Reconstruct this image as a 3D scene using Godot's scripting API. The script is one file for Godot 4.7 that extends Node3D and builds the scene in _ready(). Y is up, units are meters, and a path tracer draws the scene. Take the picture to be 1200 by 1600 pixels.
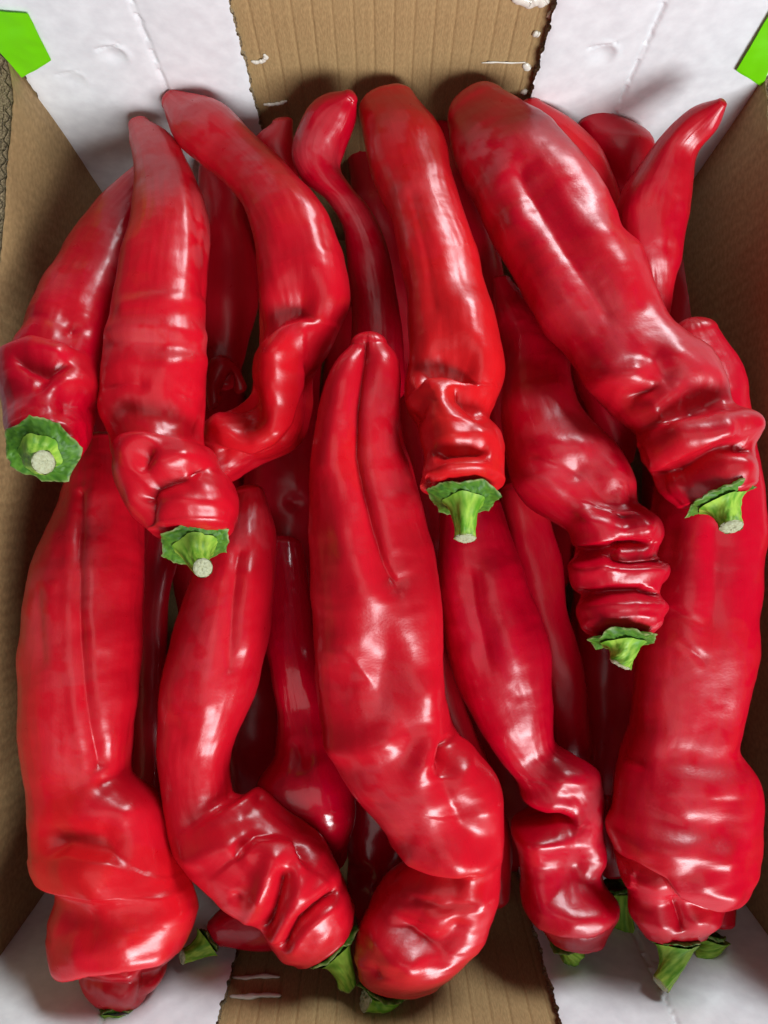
extends Node3D
# A cardboard box of long red peppers, seen from straight above. Lengths inside the builders are metres; the
# tables give millimetres: x to the right, z towards the front wall, y above the floor of the box.

var skin_material: StandardMaterial3D
var gloss_material: StandardMaterial3D
var green_material: StandardMaterial3D
var cut_material: StandardMaterial3D
var kraft_material: StandardMaterial3D
var kraft_edge_material: StandardMaterial3D
var white_material: StandardMaterial3D
var tape_material: StandardMaterial3D
var glue_material: StandardMaterial3D
var lump_noise := FastNoiseLite.new()
var fine_noise := FastNoiseLite.new()
var patch_noise := FastNoiseLite.new()


func _ready() -> void:
	var cam := Camera3D.new()
	cam.name = "camera"
	add_child(cam)
	cam.position = Vector3(0, 0.5, 0)
	cam.rotation_degrees = Vector3(-90, 0, 0)
	cam.fov = 66.85
	cam.near = 0.02
	cam.far = 60.0
	cam.current = true

	var env := Environment.new()
	env.background_mode = Environment.BG_COLOR
	env.background_color = Color(0.86, 0.88, 0.93)
	env.background_energy_multiplier = 0.06
	env.tonemap_mode = Environment.TONE_MAPPER_LINEAR
	env.tonemap_exposure = 1.15
	env.sdfgi_enabled = true
	env.ssao_enabled = true
	env.ssil_enabled = true
	var world := WorldEnvironment.new()
	world.name = "world_environment"
	world.environment = env
	add_child(world)

	ceiling_lamp("ceiling_lamp_back_right", Vector3(0.85, 0.93, -1.8), Vector2(0.6, 0.9), 3.9, Color(0.95, 0.98, 1.0))
	ceiling_lamp("ceiling_lamp_front", Vector3(0.95, 1.4, 1.55), Vector2(1.3, 0.55), 5.9, Color(0.97, 0.985, 1.0))
	ceiling_lamp("ceiling_lamp_overhead", Vector3(-0.15, 2.3, 0.1), Vector2(1.4, 1.4), 0.5, Color(1.0, 0.99, 0.97))

	make_noises()
	make_materials()
	var table := MeshInstance3D.new()
	var table_mesh := BoxMesh.new()
	table_mesh.size = Vector3(6, 0.05, 6)
	table.mesh = table_mesh
	table.position.y = -0.032
	table.name = "floor"
	table.material_override = plain(Color(0.36, 0.36, 0.37), 0.7)
	table.set_meta("kind", "structure")
	table.set_meta("label", "grey shop floor under the cardboard box")
	add_child(table)
	build_box()
	build_peppers()


func ceiling_lamp(called: String, at: Vector3, size: Vector2, energy: float, tint: Color) -> void:
	var lamp := AreaLight3D.new()
	lamp.name = called
	lamp.area_size = size
	lamp.light_energy = energy
	lamp.light_color = tint
	lamp.shadow_enabled = true
	lamp.area_range = 8.0
	add_child(lamp)
	lamp.look_at_from_position(at, Vector3(0, 0.15, 0), Vector3(0, 0, -1))


func make_noises() -> void:
	lump_noise.seed = 11
	lump_noise.frequency = 1.0
	lump_noise.fractal_octaves = 2
	fine_noise.seed = 23
	fine_noise.frequency = 1.0
	fine_noise.fractal_octaves = 2
	patch_noise.seed = 37
	patch_noise.frequency = 1.0
	patch_noise.fractal_octaves = 4


func noise_texture(seed_: int, freq: float, octaves: int, size: int, low: Color, high: Color, as_normal := false, bump := 4.0) -> NoiseTexture2D:
	var n := FastNoiseLite.new()
	n.seed = seed_
	n.frequency = freq
	n.fractal_octaves = octaves
	var t := NoiseTexture2D.new()
	t.width = size
	t.height = size
	t.seamless = true
	t.noise = n
	if as_normal:
		t.as_normal_map = true
		t.bump_strength = bump
	else:
		var ramp := Gradient.new()
		ramp.set_color(0, low)
		ramp.set_color(1, high)
		t.color_ramp = ramp
	return t


func speckled_skin() -> ImageTexture:
	# pores, pale flecks and faint lengthwise streaks of the skin
	var rng := RandomNumberGenerator.new()
	rng.seed = 77
	var size := 1024
	var im := Image.create(size, size, false, Image.FORMAT_RGB8)
	im.fill(Color(0.965, 0.95, 0.95))
	for k in 900:
		var x := rng.randi_range(0, size - 1)
		var y := rng.randi_range(0, size - 1)
		var tint := rng.randf_range(-0.035, 0.035)
		for s in rng.randi_range(30, 160):
			var px := posmod(x + int(sin(s * 0.05 + k) * 2.0), size)
			im.set_pixel(px, posmod(y + s, size), Color(0.965 + tint, 0.95 + tint, 0.95 + tint))
			im.set_pixel(posmod(px + 1, size), posmod(y + s, size), Color(0.965 + tint, 0.95 + tint, 0.95 + tint))
	for k in 5000:
		var x := rng.randi_range(0, size - 3)
		var y := rng.randi_range(0, size - 3)
		var dark := rng.randf_range(0.80, 0.93)
		im.fill_rect(Rect2i(x, y, rng.randi_range(1, 2), rng.randi_range(1, 3)), Color(dark, dark * 0.93, dark * 0.93))
	for k in 240:
		var x := rng.randi_range(4, size - 5)
		var y := rng.randi_range(4, size - 14)
		for s in rng.randi_range(2, 9):
			im.set_pixel(x + (s * k) % 2, y + s, Color(1.0, 1.0, 1.0).lerp(Color(0.75, 0.6, 0.6), (k % 3) * 0.5))
	return ImageTexture.create_from_image(im)


func plain(linear: Color, rough: float) -> StandardMaterial3D:
	var m := StandardMaterial3D.new()
	m.albedo_color = linear.linear_to_srgb()
	m.roughness = rough
	return m


func triplanar(m: StandardMaterial3D, scale_: float) -> void:
	m.uv1_triplanar = true
	m.uv1_scale = Vector3.ONE * scale_
	m.uv1_triplanar_sharpness = 2.0


func make_materials() -> void:
	skin_material = StandardMaterial3D.new()
	skin_material.vertex_color_use_as_albedo = true
	skin_material.roughness = 1.0
	skin_material.roughness_texture = noise_texture(3, 0.012, 4, 512, Color(0.26, 0.26, 0.26), Color(0.40, 0.40, 0.40))
	skin_material.albedo_texture = speckled_skin()
	skin_material.normal_enabled = true
	skin_material.normal_texture = noise_texture(5, 0.035, 5, 1024, Color.BLACK, Color.WHITE, true, 3.0)
	skin_material.normal_scale = 0.16
	skin_material.metallic_specular = 0.45
	skin_material.clearcoat_enabled = true
	skin_material.clearcoat = 0.12
	skin_material.clearcoat_roughness = 0.2
	skin_material.subsurf_scatter_enabled = true
	skin_material.subsurf_scatter_strength = 0.06
	skin_material.uv1_scale = Vector3(2, 2, 2)
	gloss_material = skin_material.duplicate()
	gloss_material.roughness_texture = noise_texture(6, 0.012, 4, 512, Color(0.14, 0.14, 0.14), Color(0.26, 0.26, 0.26))
	gloss_material.clearcoat = 0.3
	gloss_material.clearcoat_roughness = 0.06

	green_material = StandardMaterial3D.new()
	green_material.vertex_color_use_as_albedo = true
	green_material.roughness = 0.48
	green_material.metallic_specular = 0.35
	green_material.normal_enabled = true
	green_material.normal_texture = noise_texture(8, 0.03, 4, 256, Color.BLACK, Color.WHITE, true, 5.0)
	green_material.normal_scale = 0.08
	triplanar(green_material, 30.0)
	cut_material = plain(Color(0.50, 0.52, 0.36), 0.85)
	cut_material.albedo_texture = noise_texture(9, 0.05, 4, 256, Color(0.82, 0.8, 0.72), Color(1, 1, 1))
	triplanar(cut_material, 60.0)

	kraft_material = plain(Color(0.46, 0.30, 0.13), 0.75)
	kraft_material.albedo_texture = noise_texture(12, 0.03, 5, 1024, Color(0.80, 0.79, 0.77), Color(1, 1, 1))
	kraft_material.normal_enabled = true
	kraft_material.normal_texture = noise_texture(13, 0.08, 4, 512, Color.BLACK, Color.WHITE, true, 3.0)
	kraft_material.normal_scale = 0.05
	triplanar(kraft_material, 14.0)
	kraft_material.uv1_scale = Vector3(42, 9, 9)
	kraft_edge_material = plain(Color(0.46, 0.36, 0.21), 0.85)
	kraft_edge_material.albedo_texture = noise_texture(14, 0.06, 4, 512, Color(0.45, 0.42, 0.38), Color(1, 1, 1))
	triplanar(kraft_edge_material, 30.0)
	white_material = plain(Color(0.85, 0.87, 0.87), 0.45)
	white_material.albedo_texture = noise_texture(15, 0.012, 4, 1024, Color(0.93, 0.925, 0.93), Color(1, 1, 1))
	white_material.normal_enabled = true
	white_material.normal_texture = noise_texture(16, 0.02, 4, 512, Color.BLACK, Color.WHITE, true, 2.0)
	white_material.normal_scale = 0.03
	triplanar(white_material, 9.0)
	tape_material = plain(Color(0.17, 0.66, 0.002), 0.38)
	glue_material = plain(Color(0.72, 0.68, 0.58), 0.25)


# ---------------------------------------------------------------- meshes

func grid_mesh(pos: PackedVector3Array, columns: int, rows: int, colors := PackedColorArray(), uvs := PackedVector2Array(), closed := false) -> ArrayMesh:
	# rows x columns points; closed: the last column repeats the first
	var normals := PackedVector3Array()
	normals.resize(pos.size())
	for r in rows:
		var r0 := maxi(r - 1, 0)
		var r1 := mini(r + 1, rows - 1)
		for c in columns:
			var c0 := c - 1
			var c1 := c + 1
			if closed:
				if c0 < 0:
					c0 = columns - 2
				if c1 > columns - 1:
					c1 = 1
			else:
				c0 = maxi(c0, 0)
				c1 = mini(c1, columns - 1)
			var a := pos[r * columns + c1] - pos[r * columns + c0]
			var b := pos[r1 * columns + c] - pos[r0 * columns + c]
			var n := a.cross(b)
			normals[r * columns + c] = n.normalized() if n.length_squared() > 1e-24 else Vector3.ZERO
	for c in columns:  # poles
		if normals[c] == Vector3.ZERO:
			normals[c] = normals[columns + c]
		var e := (rows - 1) * columns + c
		if normals[e] == Vector3.ZERO:
			normals[e] = normals[e - columns]
	var index := PackedInt32Array()
	index.resize((rows - 1) * (columns - 1) * 6)
	var k := 0
	for r in rows - 1:
		for c in columns - 1:
			var i := r * columns + c
			index[k] = i
			index[k + 1] = i + columns
			index[k + 2] = i + 1
			index[k + 3] = i + 1
			index[k + 4] = i + columns
			index[k + 5] = i + columns + 1
			k += 6
	var arrays := []
	arrays.resize(Mesh.ARRAY_MAX)
	arrays[Mesh.ARRAY_VERTEX] = pos
	arrays[Mesh.ARRAY_NORMAL] = normals
	arrays[Mesh.ARRAY_INDEX] = index
	if colors.size():
		arrays[Mesh.ARRAY_COLOR] = colors
	if uvs.size():
		arrays[Mesh.ARRAY_TEX_UV] = uvs
	var m := ArrayMesh.new()
	m.add_surface_from_arrays(Mesh.PRIMITIVE_TRIANGLES, arrays)
	return m


func part(called: String, mesh: Mesh, material: Material, parent: Node) -> MeshInstance3D:
	var o := MeshInstance3D.new()
	o.name = called
	o.mesh = mesh
	o.material_override = material
	parent.add_child(o, true)
	return o


func hermite(a: Vector3, b: Vector3, ta: Vector3, tb: Vector3, u: float, span: float) -> Vector3:
	var u2 := u * u
	var u3 := u2 * u
	return a * (2 * u3 - 3 * u2 + 1) + ta * ((u3 - 2 * u2 + u) * span) + b * (3 * u2 - 2 * u3) + tb * ((u3 - u2) * span)


func pepper_body(sections: Array, strokes: Array, opt: Dictionary, base: Vector3) -> ArrayMesh:
	var count := sections.size()
	var lefts := PackedVector3Array()
	var rights := PackedVector3Array()
	var at := PackedFloat32Array()
	for s in sections:
		lefts.append(Vector3(s[0], s[4], s[1]) * 0.001)
		rights.append(Vector3(s[2], s[4], s[3]) * 0.001)
		var n := lefts.size()
		if n == 1:
			at.append(0.0)
		else:
			var step: float = (lefts[n - 1].distance_to(lefts[n - 2]) + rights[n - 1].distance_to(rights[n - 2])) * 0.5
			at.append(at[n - 2] + maxf(step, 0.0015))
	var lt := PackedVector3Array()
	var rt := PackedVector3Array()
	for i in count:
		var i0 := maxi(i - 1, 0)
		var i1 := mini(i + 1, count - 1)
		var dt := at[i1] - at[i0]
		lt.append((lefts[i1] - lefts[i0]) / dt)
		rt.append((rights[i1] - rights[i0]) / dt)
	var total := at[count - 1]
	var fine: bool = opt.fine > 0.5
	var spacing := 0.00095 if fine else 0.003
	var around := 132 if fine else 56
	var body_rings := maxi(int(total / spacing), 12)
	var cap_rings := 22 if fine else 9
	# rings: middle, half width vector, half height vector
	var mids := PackedVector3Array()
	var sides := PackedVector3Array()
	var ups := PackedVector3Array()
	var thick: float = opt.thick
	var seg := 0
	for k in body_rings + 1:
		var t := total * k / body_rings
		while seg < count - 2 and t > at[seg + 1]:
			seg += 1
		var span := at[seg + 1] - at[seg]
		var u := (t - at[seg]) / span
		var l := hermite(lefts[seg], lefts[seg + 1], lt[seg], lt[seg + 1], u, span)
		var r := hermite(rights[seg], rights[seg + 1], rt[seg], rt[seg + 1], u, span)
		mids.append((l + r) * 0.5)
		sides.append((r - l) * 0.5)
	var run := PackedVector3Array()
	for k in body_rings + 1:
		var k0 := maxi(k - 3, 0)
		var k1 := mini(k + 3, body_rings)
		var along := mids[k1] - mids[k0]
		var cross_dir := sides[k].normalized()
		along = (along - cross_dir * along.dot(cross_dir))
		if along.length() < 1e-6:
			along = run[run.size() - 1] if run.size() else Vector3(0, 0, 1)
		run.append(along.normalized())
	for k in body_rings + 1:
		var sum := Vector3.ZERO
		for j in range(maxi(k - 4, 0), mini(k + 5, body_rings + 1)):
			sum += run[j]
		var u_dir := sum.cross(sides[k]).normalized()
		ups.append(u_dir * sides[k].length() * thick)
	var all_mids := PackedVector3Array()
	var all_sides := PackedVector3Array()
	var all_ups := PackedVector3Array()
	var all_runs := PackedVector3Array()
	var lean := PackedFloat32Array()  # how far the surface faces along the run (caps)
	var r0 := sides[0].length()
	var r1 := sides[body_rings].length()
	for k in cap_rings:
		var a := PI * 0.5 * k / cap_rings
		var rad := maxf(sin(a), 0.01)
		all_mids.append(mids[0] - run[0] * (r0 * float(opt.cap0) * cos(a)))
		all_sides.append(sides[0] * rad)
		all_ups.append(ups[0] * rad)
		all_runs.append(run[0])
		lean.append(-cos(a))
	for k in body_rings + 1:
		all_mids.append(mids[k])
		all_sides.append(sides[k])
		all_ups.append(ups[k])
		all_runs.append(run[k])
		lean.append(0.0)
	for k in cap_rings:
		var a := PI * 0.5 * (k + 1) / cap_rings
		var rad := maxf(pow(cos(a), 0.8), 0.01)
		var dimple := 0.10 * smoothstep(0.55, 0.0, rad)
		all_mids.append(mids[body_rings] + run[body_rings] * (r1 * (float(opt.cap1) * sin(a) - dimple)))
		all_sides.append(sides[body_rings] * rad)
		all_ups.append(ups[body_rings] * rad)
		all_runs.append(run[body_rings])
		lean.append(sin(a))
	var rows := all_mids.size()
	var cols := around + 1
	var pos := PackedVector3Array()
	var nrm := PackedVector3Array()
	var bloom := PackedFloat32Array()
	var warm := PackedFloat32Array()
	var uvs := PackedVector2Array()
	pos.resize(rows * cols)
	nrm.resize(rows * cols)
	bloom.resize(rows * cols)
	warm.resize(rows * cols)
	uvs.resize(rows * cols)
	var cosines := PackedFloat32Array()
	var sines := PackedFloat32Array()
	for j in cols:
		var a := -PI * 0.5 + TAU * j / around
		cosines.append(cos(a))
		sines.append(sin(a))
	var shift: float = float(opt.seed) * 17.3
	var lump: float = opt.lump
	var along_s := 0.0
	for i in rows:
		if i > 0:
			along_s += all_mids[i].distance_to(all_mids[i - 1])
		var wide := all_sides[i].length()
		var taper := smoothstep(0.0, 0.012, wide)
		var sd := all_sides[i] / wide
		var ud := all_ups[i].normalized()
		for j in cols:
			var cx := cosines[j]
			var sx := sines[j]
			var sq := pow(pow(absf(cx), 2.3) + pow(absf(sx), 2.3), -1.0 / 2.3)
			var p := all_mids[i] + all_sides[i] * (cx * sq) + all_ups[i] * (sx * sq)
			var n := (sd * cx + ud * (sx / thick) + all_runs[i] * (lean[i] * 1.2)).normalized()
			var q := p * 22.0 + Vector3(shift, -shift, shift * 0.5)
			var pucker := smoothstep(0.62, 0.92, float(i) / rows)
			var bump := lump_noise.get_noise_3d(q.x, q.y, q.z) * 0.0019 * lump
			bump += fine_noise.get_noise_3d(cx * 1.1 + shift, sx * 1.1, along_s * 130.0) * (0.00016 + 0.00030 * pucker) * lump
			bump += fine_noise.get_noise_3d(cx * 5.0, sx * 5.0 + shift, along_s * 40.0) * 0.00014
			bump += cos(3.0 * atan2(sx, cx) + shift) * 0.016 * wide
			var idx := i * cols + j
			pos[idx] = p + n * (bump * taper)
			nrm[idx] = n
			uvs[idx] = Vector2(float(j) / around, along_s * 10.0)
	# carve the folds
	for s in strokes:
		var kind: int = s[0]
		var depth: float = s[1] * 0.001
		var width: float = s[2] * 0.001
		var line := PackedVector2Array()
		for k in range(3, s.size(), 2):
			line.append(Vector2(s[k], s[k + 1]) * 0.001)
		var reach := width * (3.2 if kind == 0 or kind >= 3 else 4.4)
		var box := Rect2(line[0], Vector2.ZERO)
		var length := 0.0
		var starts := PackedFloat32Array()
		for k in line.size():
			box = box.expand(line[k])
			if k > 0:
				length += line[k].distance_to(line[k - 1])
			starts.append(length)
		box = box.grow(reach)
		var tail := minf(maxf(width * 1.6, 0.004), length * 0.5)
		for i in rows:
			var ring := all_sides[i].length() + 0.004
			var m := all_mids[i]
			if m.x + ring < box.position.x or m.x - ring > box.end.x or m.z + ring < box.position.y or m.z - ring > box.end.y:
				continue
			for j in cols:
				var idx := i * cols + j
				var n := nrm[idx]
				if n.y < -0.25:
					continue
				var p2 := Vector2(pos[idx].x, pos[idx].z)
				if not box.has_point(p2):
					continue
				var best := 1e9
				var hit := Vector2.ZERO
				var side := 0.0
				var where := 0.0
				for k in line.size() - 1:
					var ab := line[k + 1] - line[k]
					var ll := ab.length_squared()
					var u := clampf((p2 - line[k]).dot(ab) / ll, 0.0, 1.0)
					var h := line[k] + ab * u
					var d2 := p2.distance_squared_to(h)
					if d2 < best:
						best = d2
						hit = h
						side = ab.cross(p2 - line[k])
						where = starts[k] + u * sqrt(ll)
				var d := sqrt(best)
				if d > reach:
					continue
				var facing := smoothstep(-0.25, 0.15, n.y)
				var fade := 1.0
				if kind == 1 or kind == 2:
					fade = smoothstep(0.0, tail, where) * smoothstep(0.0, tail, length - where)
					fade = 0.12 + 0.88 * fade
				var x := d / width
				if kind == 0:
					pos[idx] -= n * (depth * exp(-x * x) * facing)
				elif kind == 1:
					var prof := exp(0.4 - sqrt(x * x + 0.12) * 1.15) - 0.30 * exp(-(x - 1.9) * (x - 1.9) * 1.1)
					var away := (p2 - hit)
					var flat := Vector3(away.x, 0, away.y) / maxf(d, 1e-5)
					var pull := minf(depth * 0.45, width * 0.5) * x * exp(-x * x * 0.45) * fade * facing
					pos[idx] += -n * (depth * prof * fade * facing) - flat * pull
				elif kind == 2:
					var signed := d if (side < 0.0) == (depth > 0.0) else -d
					var soft := maxf(0.0011, width * 0.36)
					var up_share := smoothstep(-soft, soft, signed)
					var amount := absf(depth) * fade * facing
					var away := (p2 - hit)
					var flat := Vector3(away.x, 0, away.y) / maxf(d, 1e-5)
					var high := n * (amount * 0.42 * exp(-x * x * 0.13) * (1.0 - 0.55 * exp(-x * x * 2.5))) - flat * (amount * 0.25 * exp(-x * x * 0.5) * minf(x * 2.0, 1.0))
					var low := n * (-amount * (0.45 * exp(-x * x * 0.16) + 0.5 * exp(-x * 1.3)))
					pos[idx] += low.lerp(high, up_share)
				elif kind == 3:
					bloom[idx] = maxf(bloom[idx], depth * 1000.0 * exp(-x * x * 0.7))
				else:
					warm[idx] = maxf(warm[idx], depth * 1000.0 * exp(-x * x * 0.7))
	# the skin's own colour
	var colors := PackedColorArray()
	colors.resize(rows * cols)
	var tone: float = opt.tone
	for idx in rows * cols:
		var p := pos[idx]
		var v := patch_noise.get_noise_3d(p.x * 26.0 + shift, p.y * 26.0, p.z * 26.0)
		var w := patch_noise.get_noise_3d(p.x * 70.0 - shift, p.y * 70.0, p.z * 70.0)
		var t := tone + v * 0.08
		var red := 0.58 + 0.14 * t
		var green := 0.0046 + 0.008 * maxf(t, -0.8)
		var blue := 0.0170 - 0.003 * t
		var o := clampf(warm[idx], 0.0, 1.0)
		red = lerpf(red, 0.66, o)
		green = lerpf(green, 0.013, o)
		blue = lerpf(blue, 0.010, o)
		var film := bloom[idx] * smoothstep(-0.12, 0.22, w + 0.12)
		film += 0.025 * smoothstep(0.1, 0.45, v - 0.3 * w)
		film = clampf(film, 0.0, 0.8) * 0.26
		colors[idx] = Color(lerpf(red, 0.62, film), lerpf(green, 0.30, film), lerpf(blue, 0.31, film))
		pos[idx] = p - base
	return grid_mesh(pos, cols, rows, colors, uvs, true)


func calyx_mesh(radius: float, seed_: int) -> ArrayMesh:
	# a leathery green collar in the xz plane, facing +y, its ragged rim lying on the shoulder
	var around := 72
	var rings := 14
	var points := 5 + seed_ % 3
	var pos := PackedVector3Array()
	var colors := PackedColorArray()
	for side in 2:
		for r in rings:
			var rr := r if side == 0 else rings - 1 - r
			var f := float(rr) / (rings - 1)
			for a in around + 1:
				var ang := TAU * (a % around) / around
				var slice := fposmod(ang * points / TAU + 0.31 * seed_ + 0.10 * sin(ang * 2.0 + seed_), 1.0) - 0.5
				var corner := 1.0 / cos(slice * TAU / points) * cos(PI / points) - 0.93
				var tooth := corner * 0.9 + 0.05 * smoothstep(0.40, 0.5, absf(slice))
				var rag := lump_noise.get_noise_2d(cos(ang) * 0.7 + seed_ * 5, sin(ang) * 0.7) * 0.12
				rag += fine_noise.get_noise_2d(cos(ang) * 14.0 + seed_ * 5, sin(ang) * 14.0) * 0.022
				var reach := radius * (0.12 + 0.88 * f * (1.0 + (tooth + rag) * f * f))
				var rib := pow(absf(slice) * 2.0, 8.0)
				var h := radius * (0.10 * (1.0 - f) - 0.16 * f * f + 0.13 * smoothstep(0.7, 1.0, f) * (0.5 + lump_noise.get_noise_2d(cos(ang) * 0.8 + seed_ * 9, sin(ang) * 0.8) * 1.6))
				h += radius * 0.035 * rib * f * (1.2 - f)
				h += fine_noise.get_noise_2d(cos(ang) * f * 7.0 + seed_, sin(ang) * f * 7.0) * radius * 0.05
				if side == 1:
					h -= 0.0009 * smoothstep(1.0, 0.9, f) + 0.0003
				pos.append(Vector3(cos(ang) * reach, h, sin(ang) * reach))
				var v := patch_noise.get_noise_2d(cos(ang) * f * 5.0 + seed_ * 3, sin(ang) * f * 5.0)
				var col := Color(0.036, 0.115, 0.014).lerp(Color(0.105, 0.25, 0.024), clampf(0.45 + v * 0.9 + rib * 0.2, 0.0, 1.0))
				col = col.lerp(Color(0.34, 0.36, 0.15), smoothstep(0.95, 1.0, f) * clampf(0.35 + 1.2 * v, 0.0, 0.8))
				colors.append(col)
	return grid_mesh(pos, around + 1, rings * 2, colors, PackedVector2Array(), true)


func stem_point(from: Vector3, normal: Vector3, to: Vector3, t: float) -> Vector3:
	var mid := from + normal * (from.distance_to(to) * 0.55)
	return from.lerp(mid, t).lerp(mid.lerp(to, t), t)


func stem_frame(from: Vector3, normal: Vector3, to: Vector3, t: float) -> Basis:
	var d := (stem_point(from, normal, to, minf(t + 0.02, 1.0)) - stem_point(from, normal, to, maxf(t - 0.02, 0.0))).normalized()
	var x := d.cross(Vector3(0.31, 0.2, -0.93)).normalized()
	return Basis(x, d, x.cross(d))


func stem_mesh(from: Vector3, normal: Vector3, to: Vector3, ra: float, rb: float, seed_: int) -> ArrayMesh:
	var around := 60
	var rings := 30
	var pos := PackedVector3Array()
	var colors := PackedColorArray()
	for r in rings:
		var t := float(r) / (rings - 1)
		var c := stem_point(from, normal, to, t)
		var b := stem_frame(from, normal, to, t)
		var rad := lerpf(rb, ra, pow(1.0 - t, 1.6)) + ra * 0.35 * pow(1.0 - t, 9.0) + rb * 0.10 * smoothstep(0.75, 1.0, t)
		for a in around + 1:
			var ang := TAU * (a % around) / around
			var ridge := cos(ang * 5.0 + seed_ + t * 0.8)
			var rr := rad * (1.0 + 0.07 * ridge + 0.06 * lump_noise.get_noise_3d(cos(ang) * 2.0, sin(ang) * 2.0 + seed_ * 7, t * 3.0) + 0.035 * fine_noise.get_noise_3d(cos(ang) * 9.0, sin(ang) * 9.0 + seed_, t * 2.0))
			pos.append(c + (b.x * cos(ang) + b.z * sin(ang)) * rr)
			var v := patch_noise.get_noise_3d(cos(ang) * 2.5 + seed_ * 4, sin(ang) * 2.5, t * 2.0)
			var col := Color(0.11, 0.30, 0.018).lerp(Color(0.36, 0.56, 0.07), clampf(0.5 + v * 1.3 - ridge * 0.15, 0.0, 1.0))
			col = col.lerp(Color(0.30, 0.25, 0.11), smoothstep(0.93, 1.0, t) * 0.8)
			colors.append(col)
	return grid_mesh(pos, around + 1, rings, colors, PackedVector2Array(), true)


func cut_mesh(from: Vector3, normal: Vector3, to: Vector3, rb: float, seed_: int) -> ArrayMesh:
	var around := 36
	var rings := 9
	var c := to
	var b := stem_frame(from, normal, to, 1.0)
	var pos := PackedVector3Array()
	for r in rings:
		var f := float(r) / (rings - 1)
		for a in around + 1:
			var ang := TAU * (a % around) / around
			var rr := rb * 1.12 * f
			var h := rb * (0.14 + 0.16 * fine_noise.get_noise_2d(cos(ang) * f * 3.0 + seed_ * 3, sin(ang) * f * 3.0)) * (1.0 - pow(f, 6.0)) - rb * 0.12 * pow(f, 8.0)
			pos.append(c + (b.x * cos(ang) + b.z * sin(ang)) * rr + b.y * h)
	return grid_mesh(pos, around + 1, rings, PackedColorArray(), PackedVector2Array(), true)


func pepper(label: String, group: String, sections: Array, strokes: Array, opt: Dictionary) -> void:
	var root := Node3D.new()
	root.name = "red_pepper"
	var first: Array = sections[sections.size() / 2]
	var base := Vector3((first[0] + first[2]) * 0.5, first[4] - 20.0, (first[1] + first[3]) * 0.5) * 0.001
	root.position = base
	root.set_meta("label", label)
	root.set_meta("category", "red pepper")
	root.set_meta("group", group)
	add_child(root, true)
	part("body", pepper_body(sections, strokes, opt, base), gloss_material if opt.gloss > 0.5 else skin_material, root)
	if not opt.has("calyx"):
		return
	var s := int(opt.seed)
	var facing: Vector3 = opt.facing.normalized()
	var centre: Vector3 = opt.calyx * 0.001 - base + facing * 0.002
	var x := facing.cross(Vector3(0.2, 0.3, 0.93)).normalized()
	var collar := part("calyx", calyx_mesh(opt.calyx_radius * 0.001, s), green_material, root)
	collar.transform = Transform3D(Basis(x, facing, x.cross(facing)), centre)
	var tip: Vector3 = opt.stem_end * 0.001 - base
	var from := centre + facing * (float(opt.calyx_radius) * 0.00004)
	var ra := float(opt.stem_base_radius) * 0.001
	var rb := float(opt.stem_tip_radius) * 0.001
	var stem := part("stem", stem_mesh(from, facing, tip, ra, rb, s), green_material, root)
	part("cut_end", cut_mesh(from, facing, tip, rb, s), cut_material, stem)


# ---------------------------------------------------------------- the box

func back_z(y: float) -> float:
	return -(0.1753 + 0.14 * y)


func front_z(y: float) -> float:
	return 0.1917 + 0.134 * y


func left_x(z: float, y: float) -> float:
	var t := clampf((z + 0.2) / 0.42, 0.0, 1.0)
	return -lerpf(0.1565, 0.178, t) - 0.004 * sin(t * PI) - 0.006 * smoothstep(-0.176, -0.205, z) * smoothstep(0.1, 0.17, y)


func right_x(z: float, _y: float) -> float:
	var t := clampf((z + 0.2) / 0.42, 0.0, 1.0)
	return lerpf(0.1675, 0.185, t) + 0.004 * sin(t * PI)


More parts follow.
